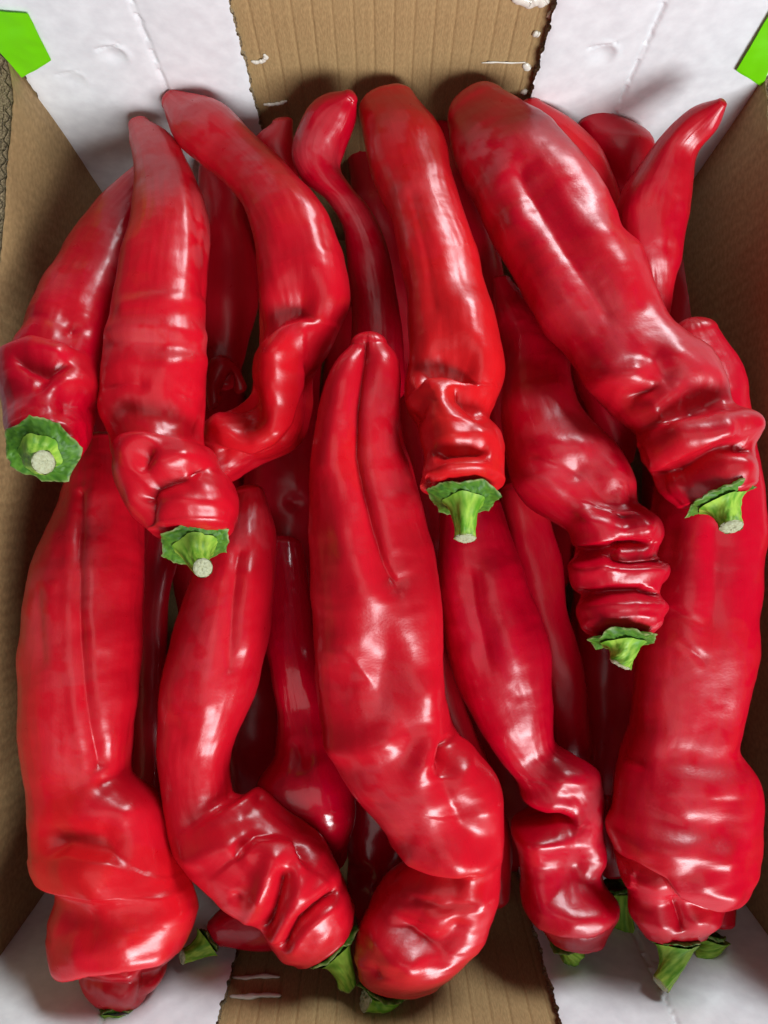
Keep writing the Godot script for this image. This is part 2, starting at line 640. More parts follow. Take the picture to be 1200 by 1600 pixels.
func build_box() -> void:
	var box := Node3D.new()
	box.name = "cardboard_box"
	box.set_meta("label", "open brown cardboard box with torn white inner flaps holding the heap of red peppers")
	box.set_meta("category", "cardboard box")
	add_child(box)
	var bottom := BoxMesh.new()
	bottom.size = Vector3(0.38, 0.006, 0.41)
	part("box_bottom", bottom, kraft_material, box).position = Vector3(0.004, -0.003, 0.01)
	end_wall(box, "back_wall", false)
	end_wall(box, "front_wall", true)
	side_wall(box, "left_wall", true)
	side_wall(box, "right_wall", false)
	flap(box, "torn white left half of the back wall with a green tape end", false, -0.1592, -0.0600, -0.0985, [Vector3(-0.1150, 0.1700, 1.0), Vector3(-0.138, 0.155, 0.4)], 1)
	flap(box, "torn white right half of the back wall with a green tape end", false, 0.0672, 0.1692, 0.1095, [Vector3(0.0925, 0.171, 1.0)], 2)
	flap(box, "white left half of the front wall", true, -0.1790, -0.0690, -0.117, [Vector3(-0.14, 0.15, 0.4)], 3)
	flap(box, "white right half of the front wall", true, 0.0735, 0.1860, 0.121, [Vector3(0.13, 0.14, 0.3)], 4)
	tape(box, [Vector2(-164.3, 198.4), Vector2(-140.1, 194.7), Vector2(-141.8, 169.5), Vector2(-159.3, 158.9)], "bright green tape end at the upper left")
	tape(box, [Vector2(159.6, 197.8), Vector2(151.8, 195.9), Vector2(152.7, 163.6), Vector2(169.2, 153)], "bright green tape end at the upper right")
	for line in [[Vector2(-58.3, 160.5), Vector2(-56.2, 159.7), Vector2(-52.9, 160.5), Vector2(-51.2, 162.8), Vector2(-52, 164.7)], [Vector2(-57.4, 131.9), Vector2(-53.1, 131.9), Vector2(-49.1, 132.8), Vector2(-45.5, 134.6)]]:
		glue(box, line, 0.0011)
	glue(box, [Vector2(42.7, 159.3), Vector2(49.1, 159.7), Vector2(56.2, 159.3), Vector2(62.3, 159.7)], 0.0005)
	glue(box, [Vector2(50.3, 195.3), Vector2(54.4, 193.4), Vector2(57.9, 192.1), Vector2(61.1, 194), Vector2(63.8, 190.8)], 0.0022)
	for q in [[Vector2(62.5, 192.1), Vector2(65.1, 194)], [Vector2(62.1, 176.7), Vector2(65, 175.7)], [Vector2(61.9, 158.9), Vector2(64.3, 155)], [Vector2(63.9, 141.7), Vector2(66, 139.9)], [Vector2(66.1, 186.9), Vector2(67.8, 186.3)]]:
		glue(box, q, 0.0016)
	front_glue(box, [Vector2(-69.1, 147.9), Vector2(-62.4, 148.3), Vector2(-55.3, 147.1), Vector2(-47.1, 147.9)], 0.0012)
	front_glue(box, [Vector2(-68, 159.3), Vector2(-60.4, 159.7), Vector2(-53, 158.6), Vector2(-45, 159)], 0.0014)


func end_wall(box: Node3D, called: String, front: bool) -> void:
	# one sheet of corrugated board: the flutes show through the liner as faint upright ridges
	var cols := 1000
	var rows := 10
	var pos := PackedVector3Array()
	for side in 2:
		for r in rows:
			var tall := 0.204 if front else 0.204
			var y := tall * r / (rows - 1)
			if side == 1:
				y = tall - y
			for c in cols:
				var x := -0.195 + 0.39 * c / (cols - 1)
				var relief := 0.0005 * exp(-pow((fposmod(x, 0.0083) - 0.004) / 0.0006, 2.0)) + 0.0005 * lump_noise.get_noise_2d(x * 18.0, y * 18.0) + 0.00015 * fine_noise.get_noise_2d(x * 300.0, y * 60.0)
				var z := front_z(y) + relief if front else back_z(y) - relief
				if side == 1:
					z = front_z(y) + 0.0045 if front else back_z(y) - 0.0045
				pos.append(Vector3(x, y, z))
	part(called, grid_mesh(pos, cols, rows * 2), kraft_material, box)


func side_wall(box: Node3D, called: String, left: bool) -> void:
	# three liners with two fluted sheets between them; the open rim shows the flutes
	var root := Node3D.new()
	root.name = called
	box.add_child(root, true)
	var top := 0.168 if left else 0.157
	for sheet in 5:
		var fluted := sheet % 2 == 1
		var cols := 900 if fluted else 240
		var rows := 24 if sheet == 0 else 3
		var pos := PackedVector3Array()
		for side in 2:
			for r in rows:
				for c in cols:
					var f := float(r) / (rows - 1)
					if side == 1:
						f = 1.0 - f
					var z0 := -0.204 + 0.425 * c / (cols - 1)
					var ragged := 0.0008 * fine_noise.get_noise_2d(z0 * 400.0, sheet * 9.0) - 0.0006 * sheet
					var y := f * (top + 0.034 * smoothstep(-0.02, 0.09, z0) + ragged)
					var z := lerpf(z0, clampf(z0, back_z(y) - 0.003, front_z(y) + 0.003), 1.0)
					var out := sheet * 0.0021
					if fluted:
						out += 0.0009 * sin(z0 * TAU / 0.0062)
					if sheet == 0:
						out += 0.0006 * lump_noise.get_noise_2d(z * 25.0, y * 25.0) + 0.00012 * sin(z0 * TAU / 0.0062)
					if side == 1:
						out += 0.00045
					var x := left_x(z, y) - out if left else right_x(z, y) + out
					pos.append(Vector3(x, y, z))
		if sheet == 1:
			core_rim(root, top - 0.0012, left)
		part("inner_liner" if sheet == 0 else ("fluted_sheet" if fluted else "liner"), grid_mesh(pos, cols, rows * 2), kraft_material if sheet == 0 else kraft_edge_material, root)


func core_rim(root: Node3D, top: float, left: bool) -> void:
	# the crushed, glued edge of the board just below the open flutes
	var cols := 420
	var rows := 14
	var pos := PackedVector3Array()
	for r in rows:
		for c in cols:
			var z0 := -0.204 + 0.425 * c / (cols - 1)
			var y := top + 0.034 * smoothstep(-0.02, 0.09, z0) + 0.0005 * fine_noise.get_noise_2d(z0 * 700.0, r * 1.7)
			var z := clampf(z0, back_z(y) - 0.003, front_z(y) + 0.003)
			var out := 0.0003 + 0.0082 * r / (rows - 1)
			pos.append(Vector3(left_x(z, y) - out if left else right_x(z, y) + out, y, z))
	part("board_edge", grid_mesh(pos, cols, rows), kraft_edge_material, root)


func flap(box: Node3D, label: String, front: bool, x0: float, x1: float, score: float, dents: Array, seed_: int) -> void:
	var cols := 150
	var rows := 260
	var lead := 0.0052
	var pos := PackedVector3Array()
	for r in rows:
		var y := 0.004 + (0.199 if front else 0.1985) * r / (rows - 1)
		var tear0 := edge_tear(y, seed_ * 10.0, true)
		var tear1 := edge_tear(y, seed_ * 10.0 + 5.0, false)
		for c in cols:
			var f := float(c) / (cols - 1)
			var x := lerpf(x0 + tear0, x1 - tear1, f)
			var d := absf(x - score - 0.0006 * fine_noise.get_noise_1d(y * 120.0 + seed_))
			var relief := -0.0011 * exp(-d * d / (0.0011 * 0.0011)) - 0.0009 * exp(-d / 0.012)
			var chip := fine_noise.get_noise_2d(y * 90.0, seed_ * 3.0)
			relief += 0.0009 * exp(-d * d / (0.0007 * 0.0007)) * smoothstep(0.2, 0.4, chip)
			relief += 0.00028 * lump_noise.get_noise_2d(x * 20.0 + seed_ * 7, y * 12.0) + 0.00004 * fine_noise.get_noise_2d(x * 130.0, y * 130.0 + seed_)
			relief -= 0.0007 * (exp(-absf(x - x0) / 0.0015) + exp(-absf(x1 - x) / 0.0015))
			for dent: Vector3 in dents:
				var q := Vector2(x - dent.x, y - dent.y)
				relief -= 0.0013 * dent.z * exp(-q.length_squared() / (0.0042 * 0.0042))
				var tear := Geometry2D.get_closest_point_to_segment(q, Vector2(-0.006, 0.003), Vector2(0.004, 0.0062))
				relief -= 0.0011 * dent.z * exp(-tear.distance_to(q) / 0.0006) * smoothstep(-0.004, 0.006, q.y + 0.002)
				relief += 0.0007 * dent.z * exp(-pow(absf(q.length() - 0.0062) / 0.0016, 2.0)) * smoothstep(-0.2, 0.9, cos(q.angle() - 0.7))
			var lip := lead + relief
			pos.append(Vector3(x, y, front_z(y) - lip if front else back_z(y) + lip))
	var face := part("flap", grid_mesh(pos, cols, rows), white_material, box)
	face.set_meta("label", label)
	# the cut edges: inner liner, flute and outer liner of the flap, down to the wall behind
	for side in 2:
		var strip := PackedVector3Array()
		var layers := 9
		for r in rows:
			var y := 0.004 + (0.199 if front else 0.1985) * r / (rows - 1)
			for k in layers:
				var p := pos[r * cols + (0 if side == 0 else cols - 1)]
				var g := float(k) / (layers - 1)
				var wall := front_z(y) + 0.001 if front else back_z(y) - 0.001
				var flute := 0.0012 * sin(g * PI * 4.0) + 0.0022 * sin(g * PI) * (0.3 + edge_gap(y, seed_))
				p.z = lerpf(p.z, wall, g)
				p.x += (flute if side == 0 else -flute) + (0.0006 * fine_noise.get_noise_2d(y * 500.0, g * 9.0) if k > 0 else 0.0)
				strip.append(p)
		part("torn_edge", grid_mesh(strip, layers, rows), kraft_edge_material, face)


func edge_tear(y: float, seed_: float, _outer: bool) -> float:
	return 0.0004 * fine_noise.get_noise_1d(y * 400.0 + seed_) + 0.0008 * lump_noise.get_noise_1d(y * 50.0 + seed_) + 0.0006 * smoothstep(0.3, 0.9, sin(y * TAU / 0.0115 + seed_))


func edge_gap(y: float, seed_: int) -> float:
	return 0.9 * smoothstep(0.0, 0.8, sin(y * TAU / 0.0115 + seed_ * 10.0))


func tape(box: Node3D, corners: Array, label: String) -> void:
	var n := 30
	var pos := PackedVector3Array()
	for side in 2:
		for r in n:
			var v := float(r) / (n - 1)
			if side == 1:
				v = 1.0 - v
			for c in n:
				var u := float(c) / (n - 1)
				var p: Vector2 = (corners[0].lerp(corners[1], u)).lerp(corners[3].lerp(corners[2], u), v) * 0.001
				var relief := 0.0066 + 0.0005 * lump_noise.get_noise_2d(p.x * 60.0, p.y * 60.0) + (0.0001 if side == 0 else -0.0001)
				pos.append(Vector3(p.x, p.y, back_z(p.y) + relief))
	part("tape", grid_mesh(pos, n, n * 2), tape_material, box).set_meta("label", label)


func glue(box: Node3D, line: Array, radius: float, front := false) -> void:
	var around := 12
	var rings := 40
	var pos := PackedVector3Array()
	var curve := Curve2D.new()
	for k in line.size():
		var ease_in: Vector2 = (line[mini(k + 1, line.size() - 1)] - line[maxi(k - 1, 0)]) * 0.16
		curve.add_point(line[k], -ease_in, ease_in)
	var total := curve.get_baked_length()
	for r in rings:
		var t := float(r) / (rings - 1)
		var p := curve.sample_baked(total * t) * 0.001
		var q := curve.sample_baked(minf(total * t + 0.4, total)) * 0.001 - curve.sample_baked(maxf(total * t - 0.4, 0.0)) * 0.001
		var across := Vector3(-q.y, q.x, 0).normalized()
		var out := Vector3(0, 0, -1 if front else 1)
		var rad := radius * pow(maxf(1.0 - pow(absf(t * 2.0 - 1.0), 5.0), 0.0), 0.5) * (1.0 + 0.35 * lump_noise.get_noise_1d(t * 4.0 + line[0].x)) + 1e-5
		var z := front_z(p.y) - 0.0004 if front else back_z(p.y) + 0.0004
		for a in around + 1:
			var ang := TAU * (a % around) / around
			pos.append(Vector3(p.x, p.y, z) + across * (cos(ang) * rad) + out * (sin(ang) * rad * 0.6))
	part("glue_string", grid_mesh(pos, around + 1, rings, PackedColorArray(), PackedVector2Array(), true), glue_material, box)


func front_glue(box: Node3D, line: Array, radius: float) -> void:
	glue(box, line, radius, true)


# ---------------------------------------------------------------- the peppers

func build_peppers() -> void:
	pepper("long red pepper with wrinkled neck and stem lying over the two lower left peppers", "red peppers heaped in the box",
		[[-120.4, -179.8, -109.7, -183.1, 135], [-115.4, -162, -93.8, -167.9, 143], [-110.9, -142.2, -84.6, -147.8, 152], [-110.6, -120.7, -77.7, -127.6, 160], [-112.9, -97.6, -75.9, -104.3, 167], [-115.3, -78, -75.8, -81.1, 172], [-116.2, -58.8, -74.9, -60.9, 176], [-116.3, -39.6, -74.3, -39.6, 180], [-111.9, -26.2, -73.3, -27.4, 183], [-108, -19.4, -66.7, -18.7, 186], [-105.1, -10.2, -60.1, -9, 189], [-100.6, 0, -58.5, 0, 192], [-93.5, 8, -59.5, 5.1, 194]],
		[[2, -6.5, 4.5, -106.9, -21.4, -101.7, -29.1, -95.9, -29.6, -86.8, -29.3, -77.8, -28.1, -70.3, -25.7], [1, 4.42, 4.4, -98, -5, -90.3, -7.1, -85.6, -9.7, -78, -11.6, -69.7, -12.6], [1, 3.9, 3.8, -92.8, -13.6, -89.2, -19.2, -84.9, -24.7], [1, 2.86, 3.4, -75.4, -12.6, -69.7, -16.1, -66.5, -18.2], [1, 4.16, 4, -90.8, 7.8, -89.3, 0, -85.8, -8.7], [0, -3.9, 7, -97.4, -18.7, -96.7, -24.9, -91.8, -27.3], [0, -3.25, 6, -83.3, -19.6, -73.7, -20.9], [0, -2.6, 8, -74.2, -2.4, -65.2, -2.4], [1, 1.82, 4, -114.2, -49.1, -102.9, -51.3, -90.4, -49.5], [0, 1.82, 6, -97.6, -40, -87.2, -38.6], [0, 2.08, 5, -106.6, -33.5, -103.4, -40.4], [1, 1.3, 3, -83.3, -50.5, -77.6, -46.3, -73.6, -46.5], [0, -1.56, 5, -86.1, -58.2, -75.5, -62.5], [0, 1.3, 4, -109.5, -67.8, -77.6, -66], [0, -1.3, 4, -110.2, -73.5, -76.1, -72.9], [0, -1.3, 4, -104.6, -83.6, -78.8, -86.7], [1, 1.17, 2.5, -85.3, -151.3, -80, -130.6, -77.2, -108.3, -75.8, -88], [3, 0.35, 6, -113.9, -68.8, -74.6, -71.9], [3, 0.5, 9, -111.7, -175.8, -103.4, -160.9, -95.7, -145.6], [3, 0.45, 8, -80.1, -136.3, -76.4, -109.1]],
		{"cap0": 0.7, "cap1": 0.2, "thick": 0.86, "tone": 0.15, "gloss": 0, "lump": 1, "fine": 1, "seed": 1, "calyx": Vector3(-73.8, 197, 11.5), "facing": Vector3(0.25, 0.62, 0.75), "calyx_radius": 13.5, "stem_end": Vector3(-66.5, 215, 20.5), "stem_base_radius": 6.2, "stem_tip_radius": 3.2})
	pepper("red pepper at the left wall with green stem end turned up to the viewer", "red peppers heaped in the box",
		[[-117.5, -159.3, -106.6, -148.4, 138], [-131.7, -141.5, -110.4, -130.1, 143], [-145.6, -115.8, -114.3, -108.5, 150], [-153, -94.1, -118.1, -88.7, 156], [-156.7, -76.6, -121.3, -71.1, 163], [-159.8, -66.5, -120.6, -56.7, 172], [-157.3, -50.8, -118.5, -41.8, 182], [-151.7, -36.7, -116.9, -32.7, 192], [-145.1, -27.7, -117.3, -26.3, 200]],
		[[2, -5.2, 4, -162.2, -64.4, -150.9, -67.7, -141.5, -70.2, -131.7, -68.2, -123.5, -65.1], [1, 3.64, 4, -148.5, -62.3, -139.2, -57.7, -130.9, -55.7, -122.6, -57.6], [1, 3.64, 4.5, -127.2, -48.9, -121.9, -41.6, -121.7, -33.4], [1, 1.82, 3, -137, -50.8, -128.6, -49.7], [0, -3.25, 6, -124, -55, -118.3, -50.1], [0, -2.6, 6, -139.2, -63.1, -129.8, -62.3], [0, 1.95, 6, -145.7, -45.2, -135.5, -50.2], [1, 1.95, 3, -130.9, -80.5, -128.2, -71.8], [0, 1.56, 5, -133.2, -83.4, -130.3, -73.1], [0, -1.3, 8, -142.8, -80.8, -144.6, -100.1], [3, 0.4, 6, -120, -122.8, -116.5, -112.3, -119.4, -105.5], [3, 0.35, 6, -140.8, -99.4, -137, -111.9]],
		{"cap0": 0.5, "cap1": 0.35, "thick": 0.86, "tone": -0.1, "gloss": 0, "lump": 1, "fine": 1, "seed": 2, "calyx": Vector3(-126.7, 212, -23.3), "facing": Vector3(0.03, 0.86, 0.55), "calyx_radius": 13.3, "stem_end": Vector3(-119.2, 228, -17.5), "stem_base_radius": 5.7, "stem_tip_radius": 3.8})
	pepper("long red pepper with bent waist and folded tail tucked behind the wrinkled left pepper", "red peppers heaped in the box",
		[[-100.4, -184, -92.6, -191.8, 145], [-93.2, -165.8, -72.8, -182.5, 150], [-77.7, -152, -54.7, -165.1, 155], [-64, -137.5, -37.9, -146.4, 160], [-56.6, -121.1, -24.9, -127.1, 165], [-53.4, -104.1, -17.6, -105.5, 168], [-53, -88.5, -16.1, -87.7, 170], [-54.1, -72.6, -22.6, -69.9, 168], [-55.6, -62, -29.3, -58.4, 166], [-57.7, -51.4, -30.7, -44.5, 163], [-63.8, -47, -38, -29, 160], [-72.1, -45.1, -55.3, -20, 157], [-79.5, -41.4, -68.8, -13.9, 153]],
		[[2, -6.5, 5.5, -54.1, -66.7, -46.4, -71.8, -41.4, -76.6, -33.9, -78.9, -26.2, -78.5], [0, 2.86, 7, -41.8, -84.9, -32.4, -84.3], [0, -3.25, 7, -46.9, -53.6, -45.2, -63.8, -39.4, -70.9, -30.1, -75.3], [2, -5.85, 4, -32.8, -63.5, -33.9, -52.5, -39, -37.4, -46.6, -29.3, -56.6, -25.2, -73.2, -29], [0, -4.55, 7, -44.6, -63.8, -45.6, -48.3, -47.2, -35.6, -54.2, -31.7, -68.8, -37.1], [0, 6.5, 7, -59.2, -47.4, -56.4, -39.3], [0, 3.9, 6, -66.6, -44.4, -58.4, -38], [0, -1.95, 8, -25.1, -105.6, -21.1, -89.6], [0, 1.56, 7, -42.2, -105.5, -33.8, -88.4], [1, 0.78, 2.5, -27, -124.2, -22.6, -106.2], [3, 0.5, 8, -88.3, -177.9, -75.4, -168.9], [3, 0.3, 7, -60.4, -151, -48.9, -141.3], [4, 0.275, 10, -45.2, -63.8, -45.9, -32.4, -62.7, -35.4]],
		{"cap0": 0.8, "cap1": 0.5, "thick": 0.85, "tone": 0.15, "gloss": 0, "lump": 1, "fine": 1, "seed": 3})
	pepper("dark red pepper deep in the gap right of the wrinkled left pepper", "red peppers heaped in the box",
		[[-93.8, -173.1, -67.3, -169.9, 104], [-95.1, -129.4, -64.3, -127.8, 108], [-94.6, -96.5, -65.3, -93.3, 110], [-92, -76.8, -70.7, -72.1, 112], [-90.1, -67.2, -74.4, -64.7, 112]],
		[[1, 3, 3, -80.2, -62.9, -78.1, -74.9]],
		{"cap0": 0.6, "cap1": 0.6, "thick": 0.86, "tone": 0, "gloss": 0, "lump": 1.3, "fine": 0, "seed": 4})
	pepper("small curled red pepper lobe beside the bent waist pepper in the left gap", "red peppers heaped in the box",
		[[-86, -49.5, -78.9, -57.2, 125], [-86.4, -65.9, -76.9, -61.4, 128], [-81.2, -74.8, -73.2, -67, 128], [-72.2, -72.5, -72.2, -64.8, 126], [-66.7, -62, -72.9, -58.9, 124]],
		[],
		{"cap0": 0.6, "cap1": 0.8, "thick": 0.86, "tone": 0, "gloss": 0, "lump": 1, "fine": 0, "seed": 5})
	pepper("small red pepper tip at the back wall under the left torn white flap", "red peppers heaped in the box",
		[[-52.3, -181.6, -42.4, -182.8, 138], [-60.2, -176.6, -42.5, -172.2, 134], [-61.7, -157.8, -40.4, -154.7, 125], [-60.3, -127.1, -31.8, -127.1, 115]],
		[[3, 0.4, 5, -50.3, -180.5, -54.8, -173.4]],
		{"cap0": 0.4, "cap1": 0.6, "thick": 0.86, "tone": 0, "gloss": 0, "lump": 1, "fine": 0, "seed": 6})
	pepper("narrow red pepper with glossy hooked tip against the brown back wall", "red peppers heaped in the box",
		[[-16.4, -182.2, -12.3, -176.3, 165], [-25.7, -182.8, -13.6, -169.6, 160], [-35.1, -175.5, -18.1, -160.6, 155], [-40.4, -162.6, -20.1, -154.7, 151], [-37.7, -151, -15.2, -148.1, 148], [-27.7, -143.1, -6.8, -138.8, 146], [-19.9, -131.9, -0.1, -124.3, 143], [-16.4, -110.2, 5.3, -104.9, 139], [-15.4, -84.6, 8.4, -81.5, 134], [-15.4, -61.7, 9.3, -58.6, 126]],
		[[1, 1.2, 2.2, -16.2, -178.1, -13.2, -174.1], [0, 1.5, 5, -22.3, -157.8, -17.2, -160.3], [0, -1, 6, -29.2, -175.2, -22, -175.7], [1, 0.7, 2.5, -36.7, -152.6, -25.6, -139.2, -15.8, -126.4], [3, 0.45, 7, -35.1, -161.3, -27.9, -156.4], [3, 0.3, 9, -15.7, -134, -8.6, -123.5]],
		{"cap0": 0.6, "cap1": 0.6, "thick": 0.86, "tone": -0.3, "gloss": 0, "lump": 1, "fine": 1, "seed": 7})
	pepper("straight red pepper hanging from the back wall middle, deep folds above its green stem", "red peppers heaped in the box",
		[[-11.2, -177.3, 14.3, -184.8, 150], [-8.8, -164.5, 25.6, -167.4, 155], [-2.8, -143.6, 30.4, -145, 162], [3.3, -124.6, 33.4, -126, 168], [7.6, -104.9, 39.8, -106.2, 174], [9.8, -84.5, 44.3, -84.5, 180], [9.4, -67.8, 47.1, -67.8, 184], [7.8, -54.7, 48, -55.3, 187], [8.2, -44, 44.7, -44, 190], [12.2, -36.5, 42, -36.5, 193], [13.6, -28.8, 45.6, -28.6, 196], [14.7, -19.3, 45.7, -19.3, 200], [12.3, -11, 45.8, -11.8, 203]],
		[[2, -7.15, 4, 11.9, -47.7, 15.8, -51, 21.5, -52.3, 26.4, -51.7, 31.3, -50.1, 38.6, -49.7], [1, 3.64, 3, 26.6, -49.3, 27.7, -42.8, 34.3, -37.7, 40.3, -34.9], [1, 3.12, 3, 18.5, -42, 15.2, -37.9, 12.7, -32.4], [0, 4.55, 7, 21.6, -56, 29.4, -55.9], [0, 3.25, 6, 33, -44, 35.6, -41.7], [0, -3.9, 7, 21.9, -38.9, 24.2, -31.4], [0, -2.6, 6, 37.5, -29, 39.8, -24.1], [1, 6.5, 3, 17.8, -20, 23.8, -21.9, 30.5, -22.4, 40, -22.4], [1, 3.38, 2.8, 16, -15.3, 15.2, -11.4, 17.1, -6.6], [0, -1.95, 6, 23.6, -15.3, 33.1, -16.6], [1, 1.17, 4, 10.7, -136.3, 16.9, -103.8, 20.1, -75.4], [0, -1.56, 8, 35.5, -81.2, 37.5, -65], [0, 1.56, 7, 22.6, -75.2, 24.7, -61.7], [3, 0.45, 8, -1.4, -166.7, 10.9, -162.8], [3, 0.25, 9, 10.7, -133.3, 15.9, -127.1], [4, 0.44, 14, 15, -59.8, 42.8, -60.5], [4, 0.495, 14, 24.4, -48.8, 26.3, -26.3], [4, 0.385, 14, 16.7, -14.3, 40.7, -14.4]],
		{"cap0": 0.6, "cap1": 0.18, "thick": 0.86, "tone": 0.5, "gloss": 0, "lump": 1, "fine": 1, "seed": 8, "calyx": Vector3(30.3, 206, -5.8), "facing": Vector3(0, 0.5, 0.86), "calyx_radius": 12.9, "stem_end": Vector3(30, 214, 9.9), "stem_base_radius": 5.8, "stem_tip_radius": 3.6})
	pepper("largest broad red pepper at upper right, ridged and folded near its tilted green stem", "red peppers heaped in the box",
		[[28.5, -169.9, 53.7, -184.7, 154], [31.4, -156.3, 68.8, -172.7, 158], [38.9, -134.4, 82.2, -153.1, 165], [49.2, -110.3, 95.5, -129.4, 171], [60.1, -88.3, 107, -107.6, 177], [69.6, -70.6, 111.2, -86.8, 182], [78.2, -57.5, 115.6, -74.5, 185], [85.7, -46.4, 129.7, -64.2, 187], [93.9, -37.8, 136, -51, 189], [101.2, -30.4, 138.2, -40.7, 190], [102.9, -21.6, 145, -33.6, 193], [107.5, -14.9, 143, -25, 194], [108.7, -9, 142.8, -19.3, 196], [114.5, -2.3, 143.2, -12.2, 197]],
		[[1, 1.95, 5, 52.6, -144.7, 59.2, -127.5, 70.3, -103, 79.3, -89.2, 89.7, -71.3], [0, 1.82, 6, 64.3, -128.7, 75.4, -105.6], [0, -1.82, 8, 54.1, -116, 69.9, -82.4], [0, -1.82, 7, 84.8, -108.9, 96.8, -90.5], [1, 2.08, 5, 95.7, -125, 100.6, -105.7], [1, 4.42, 4.8, 89.6, -45.9, 95.5, -45.5, 100.4, -46.7, 106, -49.1], [0, -3.25, 7, 88.3, -52.7, 96.7, -52], [0, 1.95, 6, 93.8, -58.5, 99, -53.1], [0, -2.86, 5, 104.7, -40.4, 110.8, -45.3], [0, -2.34, 6, 112, -58.4, 125.9, -51.8], [0, 3.12, 6, 117.4, -41.2, 125.1, -44.1], [0, 2.08, 5, 101.8, -58.2, 106.1, -53.1], [2, -5.85, 4, 105, -32, 109.9, -33.8, 116, -35.3, 124.6, -36.8, 131.6, -37.8], [0, -2.6, 5, 110.7, -28.9, 124, -30.5], [0, -4.55, 6, 131.7, -33.8, 138.6, -32.4], [2, 9.1, 4.5, 102.3, -14.9, 105.7, -15.3, 110.4, -18.7, 119, -23.3, 124.5, -26.2, 132.9, -28.5], [1, 3.38, 3, 132.9, -29, 132.8, -23, 140, -23.7], [0, -3.25, 8, 127.1, -19.2, 132.8, -15.7], [0, 2.34, 7, 115.7, -15.5, 119.1, -9.5], [3, 0.8, 8, 37.6, -156.6, 41, -154.2, 43.9, -146.4], [3, 0.45, 5, 52.4, -141, 57.3, -138.5], [3, 0.4, 7, 62.1, -162, 66.4, -151.4], [3, 0.3, 9, 74.4, -84.3, 93.1, -63.7], [3, 0.25, 14, 112, -58.4, 134.9, -50.9], [4, 0.275, 10, 97.1, -38.8, 101.6, -25.4]],
		{"cap0": 0.75, "cap1": 0.2, "thick": 0.8, "tone": -0.1, "gloss": 0, "lump": 1.25, "fine": 1, "seed": 9, "calyx": Vector3(128.8, 201, -5.9), "facing": Vector3(0.3, 0.36, 0.88), "calyx_radius": 13.1, "stem_end": Vector3(131.3, 207, 5.8), "stem_base_radius": 6.7, "stem_tip_radius": 3.9})
	pepper("plain red pepper tip directly behind the right shoulder of the largest pepper", "red peppers heaped in the box",
		[[61.1, -186.6, 72.8, -190, 140], [69.1, -174.8, 90.7, -179.7, 138], [82, -160.2, 105.2, -165.4, 134], [94.1, -142.8, 114.6, -147.8, 128], [103.9, -122.3, 125, -125.3, 120]],
		[],
		{"cap0": 0.5, "cap1": 0.6, "thick": 0.86, "tone": 0.4, "gloss": 0, "lump": 1, "fine": 0, "seed": 10})
	pepper("dark red pepper lying across below the right white flap, partly in shade", "red peppers heaped in the box",
		[[94.6, -186.5, 110, -191.8, 126], [100.1, -176.4, 127.7, -182.3, 124], [107.8, -162.4, 132.4, -166.3, 118], [115.7, -144.1, 137.2, -144.1, 112]],
		[[1, 1, 3, 104.5, -169.5, 118.5, -153.9]],
		{"cap0": 0.45, "cap1": 0.6, "thick": 0.86, "tone": -0.25, "gloss": 0, "lump": 1, "fine": 0, "seed": 11})
	pepper("slim tapering red pepper with pointed tip in the back right corner", "red peppers heaped in the box",
		[[138.7, -171.4, 141.9, -168.2, 178], [130.7, -171.5, 141.3, -162.8, 170], [121.6, -165.1, 136.4, -156.2, 162], [112.7, -153.1, 136.7, -146.7, 155], [106.7, -140, 136.5, -134.9, 150], [107, -124.9, 136, -120.4, 146], [114.1, -109.2, 134.4, -106.4, 142], [121.2, -89.6, 132.9, -89.6, 138], [125.4, -73.3, 134.1, -73.3, 130]],
		[[0, 1.2, 5, 130.1, -154.8, 132.7, -158.5], [1, 0.6, 2.5, 128.1, -139.3, 125.5, -114.1], [0, 0.8, 5, 114.2, -130.9, 118.2, -118.2]],
		{"cap0": 0.5, "cap1": 0.6, "thick": 0.86, "tone": -0.1, "gloss": 0, "lump": 1, "fine": 1, "seed": 12})
